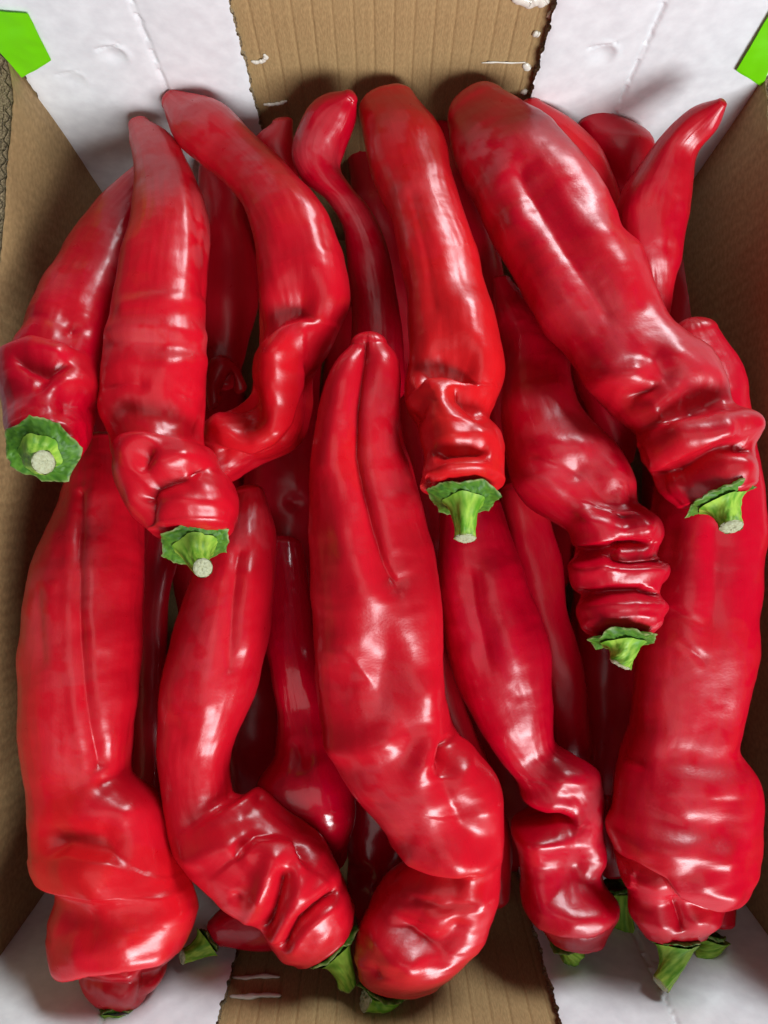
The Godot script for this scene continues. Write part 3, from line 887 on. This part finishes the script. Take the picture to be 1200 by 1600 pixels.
	pepper("long broad red pepper along the right wall, thick green stem pointing down", "red peppers heaped in the box",
		[[128.9, -77.5, 150.1, -82.4, 150], [129.4, -63.6, 159.4, -66.3, 150], [126.7, -40.5, 164.1, -43.2, 150], [121.8, -14.4, 167.6, -15.8, 152], [116.6, 14.2, 168.3, 12.8, 155], [112.2, 42.3, 164.9, 40.9, 158], [109.8, 70.1, 159.5, 70.1, 160], [108.9, 92.6, 156.8, 92.6, 160], [104.3, 107.9, 156, 104.4, 160], [100.8, 120.5, 160.9, 116.5, 160], [99.2, 137.4, 161.7, 134.7, 160], [101, 151.5, 160.4, 152.9, 160], [107.3, 164.2, 153, 167.7, 160], [109.2, 175.4, 148.3, 176.7, 160], [113.7, 183.8, 141.9, 184, 160]],
		[[0, -1.69, 7, 135.2, -66.9, 147, -49.9, 148.8, -33.1], [1, 1.69, 3.5, 133.1, -72.9, 141.4, -58.2, 148, -41.5], [1, 2.08, 6, 140, 0, 137.1, 26.5, 134.8, 52.7], [1, 1.3, 5, 124.1, 0, 119.8, 26.6], [0, -1.3, 8, 130.1, 13.3, 127.3, 52.5], [1, 0.65, 1.8, 117.9, 39.7, 124.9, 43.4, 134.2, 48.7], [1, 0.65, 1.8, 121.1, 52.6, 134.2, 63.2], [1, 1.3, 3, 106.3, 103.6, 107.4, 110], [0, 1.56, 6, 104.6, 95.1, 106.3, 103.6], [0, 2.08, 6, 149.8, 103.5, 136.9, 104, 120, 101.7], [1, 1.04, 4, 118.8, 116.2, 150.2, 119.3], [0, 2.6, 8, 113.7, 126.6, 138.7, 128.2], [0, -3.25, 6, 101.9, 135, 108.6, 134.3, 117.1, 136, 126.9, 136.2, 138.2, 141.1], [2, 6.24, 5.5, 98.9, 150.4, 99.9, 147.7, 105.3, 145.5, 114.9, 149.5, 121.5, 158.5, 135, 164.5, 156.5, 169.2], [0, -3.9, 7, 130.1, 151.1, 140.3, 156.3], [0, -3.12, 7, 110.2, 157.8, 114.2, 158], [1, 3.38, 3, 119.6, 159.9, 122.6, 167.9, 126, 177.3], [0, -2.6, 6, 133.4, 172.5, 138.6, 173.9], [0, -1.95, 7, 111.7, 173, 116.3, 174.4], [3, 0.25, 12, 134.3, 68.5, 133.6, 104.8], [3, 0.3, 10, 124, 116.3, 123.8, 126.4]],
		{"cap0": 0.72, "cap1": 0.15, "thick": 0.8, "tone": -0.15, "gloss": 0, "lump": 1.2, "fine": 1, "seed": 13, "calyx": Vector3(126.1, 162, 184.6), "facing": Vector3(-0.05, 0.25, 0.96), "calyx_radius": 10.9, "stem_end": Vector3(118.1, 168, 202.2), "stem_base_radius": 7.5, "stem_tip_radius": 3.6})
	pepper("red pepper with accordion folds above its stem, between the largest and the right wall pepper", "red peppers heaped in the box",
		[[49.7, -106.3, 59, -106.3, 142], [50.4, -87.6, 72.9, -87.6, 146], [54.4, -68.5, 82, -68.5, 154], [52.1, -51.6, 82.3, -53, 162], [50.4, -36.8, 84.7, -40.8, 170], [52.2, -17.5, 97.4, -26.2, 175], [59, -5.4, 103.9, -11.9, 178], [69.4, 2.6, 104.5, -1.8, 181], [76.4, 8.3, 111.9, 4, 183], [78, 13.5, 113.1, 10, 184], [76.4, 20.2, 108.7, 17.2, 185], [74.7, 24.8, 114.4, 22.1, 186], [75.5, 28.9, 113.8, 26.9, 187], [79, 32.3, 109.3, 31.8, 189], [77.1, 38.4, 112.7, 38.4, 190], [78.8, 43.7, 110.3, 43.2, 192]],
		[[2, 6, 3.2, 74.7, 14.7, 82.4, 13, 91, 10.7, 99.8, 10.2, 104.7, 11.6], [1, 3.5, 2.2, 88.1, 11.4, 97, 10.4, 104.7, 12.1], [2, 5, 3, 87.4, 16.9, 89.5, 18.8, 94.5, 19.6, 113.2, 18.3], [1, 3.2, 2.2, 86.9, 15.9, 89.5, 18.8, 95.8, 19.4, 108.2, 18.1], [2, 4.5, 3, 75.1, 31.4, 79.7, 30.9, 87.1, 28.9, 98.4, 28.6, 109.8, 32.9], [0, -2, 4, 81.4, 3.8, 97.5, 3, 103.9, 5], [0, -2, 4, 77.2, 21.5, 107.8, 23.3], [0, -1.5, 4, 79.3, 37.2, 103.5, 35.7], [2, -4.5, 4, 100.8, -0.5, 98.3, 0.3, 91.2, 0, 87.3, -1.3], [0, 3.5, 8, 76.4, -14.5, 85.2, -6.3, 91.7, -3.8], [1, 1.5, 4, 55.1, -22.7, 61.3, -21.7, 68.9, -18.6, 80.1, -13.3], [0, -2, 7, 64.1, -28.2, 76.4, -28], [0, -2.4, 7, 61, -12.7, 70.1, -6.3, 78.9, 0], [0, -1.5, 6, 91.5, -15.3, 92.4, -7.6], [3, 0.35, 8, 63.8, -37.8, 74.3, -30.7], [3, 0.3, 6, 63.3, -18.2, 77.6, -13.8], [3, 0.3, 5, 86.6, -22.9, 94.9, -15.4]],
		{"cap0": 0.6, "cap1": 0.35, "thick": 0.86, "tone": -0.2, "gloss": 0, "lump": 1, "fine": 1, "seed": 14, "calyx": Vector3(93.3, 196, 49.2), "facing": Vector3(0, 0.4, 0.9), "calyx_radius": 12.4, "stem_end": Vector3(91.4, 199, 59.1), "stem_base_radius": 6.3, "stem_tip_radius": 4})
	pepper("central red pepper with two-lobed tip, long sharp groove and crumpled shoulder", "red peppers heaped in the box",
		[[-13.5, -68.1, 0.5, -68.6, 185], [-20.3, -60, 5, -60, 184], [-25.6, -44.5, 6.8, -44.5, 183], [-30.2, -26.2, 10, -26.2, 182], [-31.4, -5.3, 14.5, -6.6, 180], [-30, 18.6, 21.3, 15.9, 178], [-29.7, 42.8, 24.6, 40.1, 176], [-30.2, 67.5, 25.6, 64.8, 173], [-26.4, 89.9, 26.7, 83, 170], [-20.5, 109.2, 33.3, 97, 169], [-11, 123.8, 46.6, 112.9, 168], [-0.5, 135.6, 50.7, 131.5, 168], [3.3, 144.2, 50, 144.2, 167], [9.9, 150.3, 49.4, 150.6, 167], [1.2, 159.3, 49.3, 161.2, 166], [-6.8, 171.9, 45.5, 177.4, 165], [-12.2, 187.1, 38.2, 189.1, 164], [-11.1, 198.5, 25, 200.8, 163]],
		[[0, 2.86, 6, -7.1, -60.7, -10, -37.4, -9.4, -16.1, -2.5, 12.4, 3.7, 27.4], [2, 2.6, 3, -6.4, -69.4, -6.8, -60.7, -8.5, -50.2, -10, -37.4, -10.4, -21.6, -9.2, -16.1, -4.5, 3.7, 0.5, 19.8, 5, 28.6], [1, 0.91, 2.2, -6.9, -64.8, -10, -40, -10.2, -21.1, -7.4, -7.4, 0, 19.8], [0, 1.95, 9, 2.5, -40.6, 6.3, -15.2], [0, -2.08, 6, -12.7, -60.9, -18.9, -40.4, -21.4, -20.1], [0, -1.56, 5, 0, -61.3, 3, -40.6], [0, -1.95, 8, -15, 7.5, -7.4, 29.8], [0, 5.85, 12, -14, 71.1, -2.5, 73.2, 0, 60], [0, -3.12, 6, -19.8, 97.8, 0, 91.4], [0, -3.38, 6, 16.7, 72.1, 18.5, 89.9, 13.9, 102.7], [1, 7.8, 4, 26.6, 91.2, 24, 99.7, 22.4, 107.2], [0, -3.9, 9, 33.1, 103.4, 39.1, 120], [1, 2.08, 5, 22.9, 105.5, 26, 113.6, 35, 132.4], [0, 2.34, 8, 37.7, 130.2, 34.9, 118.9], [1, 3.12, 4.5, 6.5, 157.9, 23.3, 160.2, 41.1, 158.7], [2, 6.76, 5.5, 2.7, 141, 10.8, 144.8, 18.7, 146.3, 27.3, 146.8, 36.2, 147.5], [0, -3.25, 7, 25.9, 137.2, 36.7, 143], [1, 4.42, 6, 1, 170, 11.7, 171.6, 23.5, 179.4], [0, -3.9, 7, 13, 155.5, 36.7, 158.6], [0, -3.9, 6, 0, 177, 10.5, 183.7], [0, 3.25, 5, 30, 169.3, 23.5, 177.2], [1, 2.6, 4, -8.2, 186.7, 0, 194.6], [3, 0.2, 9, 0, -40.3, 5, -10.1], [3, 0.3, 9, -10.1, 65.4, 0, 75.8], [3, 0.3, 10, -2.6, 104.9, 10.3, 129.2], [4, 0.33, 8, -12.9, -24.9, -11.9, -14.9], [4, 0.275, 14, 25.9, 157.8, 31.2, 150.9]],
		{"cap0": 0.7, "cap1": 0.25, "thick": 0.78, "tone": 0, "gloss": 0, "lump": 1.2, "fine": 1, "seed": 15, "calyx": Vector3(0.6, 163, 205.8), "facing": Vector3(-0.2, 0.1, 0.95), "calyx_radius": 11.9, "stem_end": Vector3(-7.7, 165, 209), "stem_base_radius": 7, "stem_tip_radius": 5.6})
	pepper("red pepper right of the central one, S-bent neck with crumpled lower lobe", "red peppers heaped in the box",
		[[25.5, -0, 51.9, -2, 150], [23.6, 17.2, 57.9, 14.4, 152], [25.2, 42.8, 66.1, 37.1, 154], [29.1, 68.3, 71.9, 61.2, 155], [38.5, 91.1, 75.1, 84, 155], [52.8, 111.9, 76.5, 102.8, 154], [63, 124.5, 90.2, 112.2, 153], [70.4, 133.5, 98.7, 124.9, 152], [56.8, 141.7, 97.8, 141.1, 151], [63.9, 154.9, 99.4, 152.6, 151], [62, 168, 98.8, 166, 152], [62.8, 178.1, 105, 176.9, 153], [70.7, 188.1, 99.6, 188.4, 152]],
		[[1, 7.15, 4, 53.6, 137.6, 63.4, 133.1, 72.7, 133.7, 84.3, 136.2], [2, 5.2, 3.5, 57.1, 134.3, 65.9, 132.4, 76.7, 134.2], [0, 4.55, 8, 84, 155.6, 88, 160.9], [0, -3.9, 6, 65.6, 140.5, 66.1, 155.6, 69.9, 168.6, 80.4, 171.1, 90.4, 169.8], [0, -3.12, 6, 77.3, 114.6, 91.6, 117], [2, 3.9, 3, 63, 179.5, 74.8, 180.7, 88.8, 180.3, 102.8, 174.9], [0, 2.6, 5, 94.5, 162.6, 97.4, 165.7], [1, 1.82, 5, 37, 21.9, 39.3, 43.4, 46, 70.3], [0, -1.56, 8, 45, 27.3, 54, 59.4], [0, 1.82, 6, 34.1, 54.6, 40.6, 56.8], [1, 0.65, 3, 52.7, 70.3, 58.5, 81.6], [3, 0.45, 7, 90.6, 125.4, 95, 136.1], [3, 0.35, 6, 79.7, 151.2, 85.5, 157.2]],
		{"cap0": 0.6, "cap1": 0.25, "thick": 0.86, "tone": -0.4, "gloss": 0, "lump": 1.2, "fine": 1, "seed": 16, "calyx": Vector3(85.5, 150, 192.3), "facing": Vector3(0, 0.02, 0.99), "calyx_radius": 12.4, "stem_end": Vector3(85.1, 138, 204.6), "stem_base_radius": 5.2, "stem_tip_radius": 4})
	pepper("dark red pepper lying deeper behind the S-bent one on its right", "red peppers heaped in the box",
		[[58.6, -9.7, 81.1, -6.5, 106], [64.5, 25.7, 88.6, 25.1, 110], [70.4, 57.5, 93.1, 55.9, 113], [76, 82.8, 99.5, 81.2, 114], [80, 105.4, 101.3, 104.7, 113], [86.4, 123.9, 104.4, 121.7, 110]],
		[[0, -1, 6, 77.9, 49.9, 95.5, 87.7]],
		{"cap0": 0.6, "cap1": 0.7, "thick": 0.86, "tone": -0.1, "gloss": 0, "lump": 1, "fine": 0, "seed": 17})
	pepper("long broad red pepper at lower left with crumpled base and short green stem", "red peppers heaped in the box",
		[[-143, -29.9, -122.8, -32.8, 138], [-147.3, -7.4, -113.7, -10.2, 145], [-154.4, 17.3, -108.4, 14.5, 150], [-159.8, 45.6, -107.7, 41.5, 154], [-160.5, 73.7, -109.1, 69.6, 156], [-158.2, 98.7, -110.4, 96, 158], [-155.4, 119.1, -111.7, 114.6, 160], [-153.5, 134, -99.3, 126.1, 161], [-151.5, 149.1, -91.1, 146.5, 162], [-147.8, 158.4, -85.3, 158.4, 162], [-140.4, 163.5, -82.3, 165.4, 163], [-142, 175.2, -81.2, 173.3, 164], [-141, 189.3, -86.8, 186.6, 165], [-134.6, 195.7, -93.4, 194.3, 165], [-131.3, 201.7, -94.9, 200.9, 166], [-125.3, 209.4, -102.4, 209.4, 166]],
		[[1, 2.21, 2.6, -134.4, -11.3, -128.8, 27, -127.3, 53.1, -124.4, 79.4, -120.1, 109.6], [0, 1.04, 8, -119.7, 0, -114.3, 40.3], [0, -1.17, 6, -124, 13.6, -122.3, 53.2], [1, 1.04, 3.5, -147.8, 27.6, -142.2, 67.1], [2, -4.94, 6.5, -141.8, 143.7, -129.9, 139.1, -111.6, 141.1, -103.9, 145.7], [0, 3.12, 7, -141.7, 135.8, -115.9, 133.4], [0, -2.34, 8, -121.5, 147.4, -116.2, 154.9], [1, 2.08, 4, -120.1, 109.6, -115.6, 119.4], [0, -2.6, 7, -122.4, 177, -105.1, 173.1], [0, 1.82, 6, -129.2, 168.8, -119, 169.5], [0, -2.08, 8, -90.9, 150.6, -88, 163.1], [1, 3.25, 4.5, -104.5, 114.3, -99.8, 119.8, -96.9, 122.8], [2, 7.28, 3.8, -138.2, 195.7, -118.5, 187, -104.6, 184.7, -95.1, 185.5, -87.9, 187.3], [1, 3.25, 3, -99.5, 187.5, -99.8, 196.5, -103.2, 208], [0, -1.95, 6, -112.7, 197.6, -110.2, 199.2], [3, 0.35, 10, -152.4, 28, -146.5, 54.3], [3, 0.35, 5, -129.2, 0, -125.2, 40], [3, 0.25, 10, -132.7, 69, -131.1, 100.6], [4, 0.495, 14, -141.9, 147.3, -121.4, 144.7], [4, 0.33, 20, -107.4, 158.6, -102.2, 163.5], [4, 0.385, 8, -132, 118.8, -137.7, 140.4]],
		{"cap0": 0.5, "cap1": 0.12, "thick": 0.78, "tone": 0.1, "gloss": 0, "lump": 1.1, "fine": 1, "seed": 18, "calyx": Vector3(-113.1, 169, 210.3), "facing": Vector3(0, 0.35, 0.9), "calyx_radius": 8.6, "stem_end": Vector3(-113.2, 175, 225.8), "stem_base_radius": 6, "stem_tip_radius": 4.1})
	pepper("red pepper second from left below, hooked neck, deep pleats and stem pointing down right", "red peppers heaped in the box",
		[[-71.8, -5.4, -56.5, -9.5, 140], [-83, 19, -49.3, 14.6, 146], [-91.5, 43.3, -49.4, 39, 150], [-98, 68.7, -53.1, 63, 153], [-100.9, 91.1, -60.2, 87.7, 155], [-100.6, 110.3, -68.6, 107, 157], [-97.7, 130.2, -68.3, 123.2, 158], [-94.5, 143.6, -63.9, 125.4, 159], [-91, 151.1, -56.6, 122.1, 160], [-81.4, 161.8, -44.5, 130.2, 161], [-68.1, 171.3, -28.9, 141.1, 162], [-56.2, 177.4, -20, 154, 163], [-49.3, 184.2, -15.7, 163.1, 163], [-44.4, 190.9, -12.6, 172.2, 163], [-37.8, 194.8, -12.8, 178.3, 163]],
		[[2, -5.85, 4, -61.6, 142.9, -57, 139.1, -52.3, 135.8, -44.9, 135.9, -38.4, 137.6, -34.2, 144.9, -29.8, 149.7], [1, 7.8, 3.6, -39.2, 144.4, -40.5, 148.9, -42.7, 155.9, -45.7, 164.2, -52.6, 178.2], [0, -3.25, 5, -45.7, 142.2, -50, 157.8], [0, -2.6, 5, -35.4, 153.4, -40.9, 163.5], [1, 5.85, 2.6, -18.8, 160.3, -23.9, 160.6, -28.5, 162.7, -35.1, 168, -40.1, 176.1, -43.5, 183.6], [0, -2.6, 6, -26.4, 154.7, -31.5, 157.7], [0, -1.95, 7, -26.4, 170.6, -21.2, 167.3], [0, -2.86, 5, -80.8, 144, -68.5, 137.5, -59.7, 134.4], [0, 3.25, 6, -80.8, 134.7, -68.5, 129.7, -58, 127.8], [1, 2.6, 3.5, -51.8, 127.8, -53.4, 124.1, -49.6, 122.7], [0, -2.6, 5, -55.4, 119.5, -51, 122.2], [1, 1.69, 3, -63.2, 14.1, -65.1, 41, -66.4, 70.4], [0, -1.3, 6, -74, 41.1, -75.6, 81], [0, -1.3, 6, -58.4, 27.8, -60.2, 54.7], [1, 1.82, 3, -63.7, 155.3, -56.9, 158.7], [0, 1.04, 4, -88.6, 90, -86.5, 95.2], [3, 0.4, 6, -62.2, -2.9, -59.2, 14.1], [3, 0.2, 12, -80, 41.4, -75.7, 67.6], [4, 0.165, 10, -82.7, 157.1, -52.7, 158.1]],
		{"cap0": 0.6, "cap1": 0.2, "thick": 0.84, "tone": 0, "gloss": 0, "lump": 1.1, "fine": 1, "seed": 19, "calyx": Vector3(-23.4, 162, 189.4), "facing": Vector3(0.6, 0.12, 0.79), "calyx_radius": 14, "stem_end": Vector3(-16.3, 160, 207), "stem_base_radius": 7.3, "stem_tip_radius": 3.6})
	pepper("very glossy dark red pepper sunk between the hooked neck pepper and the central one", "red peppers heaped in the box",
		[[-67.9, 23.2, -41.6, 19.9, 98], [-61.4, 51.2, -36.9, 48, 112], [-55.4, 78, -31.3, 74.9, 122], [-51.1, 98.7, -26.6, 95.7, 126], [-51.6, 115.7, -21.4, 111.1, 131], [-59.4, 128.3, -15.5, 127.4, 134], [-54.2, 146.5, -14.3, 143.4, 134], [-42.7, 166.4, -18.4, 163.3, 130]],
		[[0, -2, 7, -29.1, 116.4, -21.9, 140], [1, 2, 4, -43.2, 104.2, -34.6, 118.3]],
		{"cap0": 0.6, "cap1": 0.6, "thick": 0.86, "tone": -0.45, "gloss": 1, "lump": 1, "fine": 1, "seed": 20})
	pepper("small dark red pepper at the front wall with green stem pointing left", "red peppers heaped in the box",
		[[-47.4, 167.8, -28.8, 193.6, 138], [-63.1, 175.4, -47.6, 199.7, 142], [-74.7, 182.5, -61.9, 200.3, 144], [-80.4, 187.6, -72.8, 198.1, 145]],
		[[3, 0.5, 8, -68.8, 183.4, -62.9, 188.7]],
		{"cap0": 0.6, "cap1": 0.3, "thick": 0.86, "tone": -0.4, "gloss": 1, "lump": 1, "fine": 0, "seed": 21, "calyx": Vector3(-78.9, 146, 194.5), "facing": Vector3(-0.7, 0.5, 0.5), "calyx_radius": 6.5, "stem_end": Vector3(-90.2, 154, 198.4), "stem_base_radius": 5.5, "stem_tip_radius": 2.9})
	pepper("dark glossy red pepper in the shadowed gap left of the central pepper's crumpled base", "red peppers heaped in the box",
		[[-21.3, 141.2, 13.1, 144.5, 102], [-19.5, 165.8, 13, 169, 106], [-17.8, 190.8, 12.9, 194.1, 108], [-12.9, 207, 12.9, 210.2, 108]],
		[[0, -2, 8, -12.6, 164.3, -7.8, 172.6], [1, 3, 4, -19.5, 178.4, -3.1, 175.3]],
		{"cap0": 0.6, "cap1": 0.5, "thick": 0.86, "tone": -0.45, "gloss": 1, "lump": 1.6, "fine": 0, "seed": 22})
	pepper("red pepper edge showing in a narrow strip between the central and S-bent peppers", "red peppers heaped in the box",
		[[18.6, 46.4, 32.5, 46.4, 125], [20.9, 76.7, 34.4, 76.7, 128], [24.4, 106.8, 43.3, 103.8, 130], [33.4, 136.6, 56.1, 133.6, 132], [36.9, 163.1, 60.7, 160.7, 134], [39.9, 181.2, 59.8, 180, 134]],
		[],
		{"cap0": 0.6, "cap1": 0.5, "thick": 0.86, "tone": 0, "gloss": 0, "lump": 1, "fine": 0, "seed": 23})
	pepper("dark red pepper under the right wall pepper with a dull green stem below", "red peppers heaped in the box",
		[[142.2, 150.5, 167.8, 153.4, 128], [142.2, 172.2, 166.1, 173.6, 134], [146, 188.8, 163.4, 191.6, 137]],
		[],
		{"cap0": 0.6, "cap1": 0.4, "thick": 0.86, "tone": -0.2, "gloss": 1, "lump": 1, "fine": 0, "seed": 24, "calyx": Vector3(152.9, 138, 196.5), "facing": Vector3(-0.2, 0.2, 0.95), "calyx_radius": 6.9, "stem_end": Vector3(147, 138, 207.3), "stem_base_radius": 6, "stem_tip_radius": 4.2})
	pepper("dark red pepper end in the gap left of the largest pepper's fold", "red peppers heaped in the box",
		[[91, -84.2, 114.4, -90.5, 108], [99.2, -57.4, 122.2, -63.6, 114], [106.9, -34.7, 125.7, -38.4, 118], [112.1, -24.6, 122.7, -26.4, 118]],
		[],
		{"cap0": 0.6, "cap1": 0.5, "thick": 0.86, "tone": -0.3, "gloss": 0, "lump": 1, "fine": 0, "seed": 25})
	pepper("small red pepper end peeping out below the central pepper's base", "red peppers heaped in the box",
		[[12.1, 192.7, 36.1, 195.7, 135], [15.4, 206.8, 33, 209.1, 142], [18.8, 216.2, 30, 215, 144]],
		[],
		{"cap0": 0.6, "cap1": 0.5, "thick": 0.86, "tone": 0.1, "gloss": 0, "lump": 1, "fine": 0, "seed": 26})
	pepper("shaded red pepper with dark green stem below the S-bent pepper's right side", "red peppers heaped in the box",
		[[93.3, 150.5, 122.8, 150.5, 112], [100.1, 167.9, 121.7, 166.4, 116], [106.7, 178.1, 120.2, 177.1, 118]],
		[],
		{"cap0": 0.6, "cap1": 0.4, "thick": 0.86, "tone": -0.3, "gloss": 1, "lump": 1, "fine": 0, "seed": 27, "calyx": Vector3(114.7, 117, 183.3), "facing": Vector3(0.1, 0, 1), "calyx_radius": 8.2, "stem_end": Vector3(119.8, 121, 212), "stem_base_radius": 6, "stem_tip_radius": 4.7})
	pepper("red pepper glimpsed between the two lower left peppers", "red peppers heaped in the box",
		[[-126.7, -3.3, -101, -3.3, 100], [-125.8, 26.2, -106.1, 24.7, 102], [-128.4, 59.7, -112.4, 58.1, 98], [-130.4, 100.5, -113.5, 100.5, 94], [-132.3, 148.8, -114.6, 148.8, 90]],
		[],
		{"cap0": 0.6, "cap1": 0.5, "thick": 0.86, "tone": -0.2, "gloss": 0, "lump": 1, "fine": 0, "seed": 28})
	pepper("red pepper mostly hidden in the slit left of the largest pepper", "red peppers heaped in the box",
		[[16, -187.3, 44.2, -184.1, 112], [28.4, -148.1, 51.7, -146.6, 118], [37.7, -109.7, 60.1, -109.7, 120], [46, -76, 65.2, -76, 116], [55.5, -39.1, 71.6, -39.1, 105]],
		[],
		{"cap0": 0.6, "cap1": 0.5, "thick": 0.86, "tone": -0.1, "gloss": 0, "lump": 1, "fine": 0, "seed": 29})
	pepper("dark red pepper in the slit between the hooked tip pepper and the straight middle one", "red peppers heaped in the box",
		[[-24.1, -206.4, -0, -208.2, 83], [-15.4, -164, 12, -164, 86], [-3.4, -119.6, 20.5, -119.6, 86], [0, -69.6, 27.8, -69.6, 78]],
		[],
		{"cap0": 0.6, "cap1": 0.5, "thick": 0.86, "tone": -0.2, "gloss": 0, "lump": 1, "fine": 0, "seed": 30})
	pepper("dark red pepper in the black gap above the glossy one", "red peppers heaped in the box",
		[[-71.4, -85.7, -35.8, -89.3, 67], [-75.5, -28.1, -37, -31.6, 74], [-71.6, 17.5, -35.1, 17.5, 76], [-63.5, 56.5, -38.9, 56.5, 72]],
		[[1, 3, 4, -54, -6.7, -40.9, -3.4], [0, -2, 7, -44.2, -20.4, -40.9, 0]],
		{"cap0": 0.6, "cap1": 0.5, "thick": 0.86, "tone": -0.2, "gloss": 0, "lump": 1.5, "fine": 0, "seed": 31})
	pepper("dark red pepper in the black gap beside the right wall pepper", "red peppers heaped in the box",
		[[103, -14.4, 138, -17.9, 64], [105.7, 35.6, 142.1, 32.1, 68], [106.9, 88.7, 141.4, 86.9, 70], [106.9, 141.9, 139.7, 140.2, 70], [112.9, 175.1, 137.2, 175.1, 67]],
		[],
		{"cap0": 0.6, "cap1": 0.5, "thick": 0.86, "tone": -0.2, "gloss": 0, "lump": 1, "fine": 0, "seed": 32})
	pepper("dark red pepper at the bottom of the gap inside the hooked neck's bend", "red peppers heaped in the box",
		[[-98.7, 73.3, -62.5, 73.3, 56], [-93.8, 126.5, -58, 126.5, 62], [-90.2, 166.2, -58, 166.2, 62], [-84.5, 198.7, -62.7, 198.7, 54]],
		[[0, -1.5, 6, -81.3, 133.2, -79.9, 140.2]],
		{"cap0": 0.6, "cap1": 0.5, "thick": 0.86, "tone": -0.2, "gloss": 0, "lump": 1, "fine": 0, "seed": 33})
	pepper("red pepper at the bottom of the pile below the left wall pepper", "peppers at the bottom of the pile",
		[[-196.6, -188.1, -164.6, -188.1, 44], [-199.9, -131.1, -155.9, -131.1, 46], [-200, -74.6, -150.5, -74.6, 48], [-196.8, -18.6, -150, -18.6, 48], [-190.1, 37.5, -154.5, 37.5, 46]],
		[],
		{"cap0": 0.6, "cap1": 0.5, "thick": 0.86, "tone": -0.1, "gloss": 0, "lump": 1, "fine": 0, "seed": 34})
	pepper("red pepper at the bottom of the pile below the central one", "peppers at the bottom of the pile",
		[[-31.6, -111.6, 1.9, -111.6, 49], [-39.6, -41.7, 6.3, -41.7, 51], [-44.2, 27.7, 7.4, 27.7, 53], [-44.6, 96.8, 4, 96.8, 53], [-40.7, 166.7, -3.7, 166.7, 51]],
		[],
		{"cap0": 0.6, "cap1": 0.5, "thick": 0.86, "tone": -0.1, "gloss": 0, "lump": 1, "fine": 0, "seed": 35})
	pepper("red pepper at the bottom of the pile below the largest pepper", "peppers at the bottom of the pile",
		[[79.4, -173, 112, -173, 54], [71.1, -120, 115.8, -120, 56], [66, -67.5, 116.3, -67.5, 58], [65.6, -15.5, 113.1, -15.5, 58], [69.9, 36.6, 106, 36.6, 56]],
		[],
		{"cap0": 0.6, "cap1": 0.5, "thick": 0.86, "tone": -0.1, "gloss": 0, "lump": 1, "fine": 0, "seed": 36})
	pepper("red pepper at the bottom of the pile below the right wall pepper", "peppers at the bottom of the pile",
		[[164.6, -143, 196.6, -143, 44], [155.9, -69.3, 199.9, -69.3, 46], [150.5, 3.7, 200, 3.7, 48], [150, 76.5, 196.8, 76.5, 48], [154.5, 149.8, 190.1, 149.8, 46]],
		[],
		{"cap0": 0.6, "cap1": 0.5, "thick": 0.86, "tone": -0.1, "gloss": 0, "lump": 1, "fine": 0, "seed": 37})
	pepper("red pepper at the bottom of the pile below the broad lower left one", "peppers at the bottom of the pile",
		[[-183.4, 0, -151.5, 0, 49], [-186.8, 49.1, -143, 49.1, 51], [-186.9, 97.7, -137.6, 97.7, 53], [-183.7, 146.6, -137.2, 146.6, 53], [-177, 196.3, -141.6, 196.3, 51]],
		[],
		{"cap0": 0.6, "cap1": 0.5, "thick": 0.86, "tone": -0.1, "gloss": 0, "lump": 1, "fine": 0, "seed": 38})
	pepper("red pepper at the bottom of the pile below the S-bent one", "peppers at the bottom of the pile",
		[[42.4, 36.8, 75.3, 36.8, 54], [39.7, 76, 84.8, 76, 56], [40.3, 114.9, 91, 114.9, 58], [45.4, 154.1, 93.1, 154.1, 58], [55.1, 194.2, 91.4, 194.2, 56]],
		[],
		{"cap0": 0.6, "cap1": 0.5, "thick": 0.86, "tone": -0.1, "gloss": 0, "lump": 1, "fine": 0, "seed": 39})
	pepper("red pepper at the bottom of the pile below the straight middle one", "peppers at the bottom of the pile",
		[[-1.9, -206.9, 32, -206.9, 44], [-2.6, -145.2, 43.8, -145.2, 46], [0, -83.9, 52.2, -83.9, 48], [7.1, -23.3, 56.3, -23.3, 48], [18.8, 37.5, 56.1, 37.5, 46]],
		[],
		{"cap0": 0.6, "cap1": 0.5, "thick": 0.86, "tone": -0.1, "gloss": 0, "lump": 1, "fine": 0, "seed": 40})
	pepper("red pepper at the bottom of the pile below the wrinkled left pepper", "peppers at the bottom of the pile",
		[[-128, -167.5, -95.3, -167.5, 49], [-130.8, -111.1, -85.9, -111.1, 51], [-130.4, -55.3, -79.8, -55.3, 53], [-126.2, 0, -78.5, 0, 53], [-118.2, 55.6, -81.8, 55.6, 51]],
		[],
		{"cap0": 0.6, "cap1": 0.5, "thick": 0.86, "tone": -0.1, "gloss": 0, "lump": 1, "fine": 0, "seed": 41})
	pepper("red pepper at the bottom of the pile near the front right", "peppers at the bottom of the pile",
		[[116.4, 7.4, 148.5, 7.4, 54], [108, 53.1, 152.1, 53.1, 56], [102.9, 98.5, 152.4, 98.5, 58], [102.4, 144.1, 149.2, 144.1, 58], [106.7, 190.5, 142.4, 190.5, 56]],
		[],
		{"cap0": 0.6, "cap1": 0.5, "thick": 0.86, "tone": -0.1, "gloss": 0, "lump": 1, "fine": 0, "seed": 42})
	pepper("red pepper at the bottom of the pile near the front left", "peppers at the bottom of the pile",
		[[-107, 56.4, -73.6, 56.4, 44], [-107.2, 91.8, -61.3, 91.8, 46], [-104.1, 126.8, -52.5, 126.8, 48], [-97.1, 162.2, -48.3, 162.2, 48], [-86, 198.5, -48.8, 198.5, 46]],
		[],
		{"cap0": 0.6, "cap1": 0.5, "thick": 0.86, "tone": -0.1, "gloss": 0, "lump": 1, "fine": 0, "seed": 43})
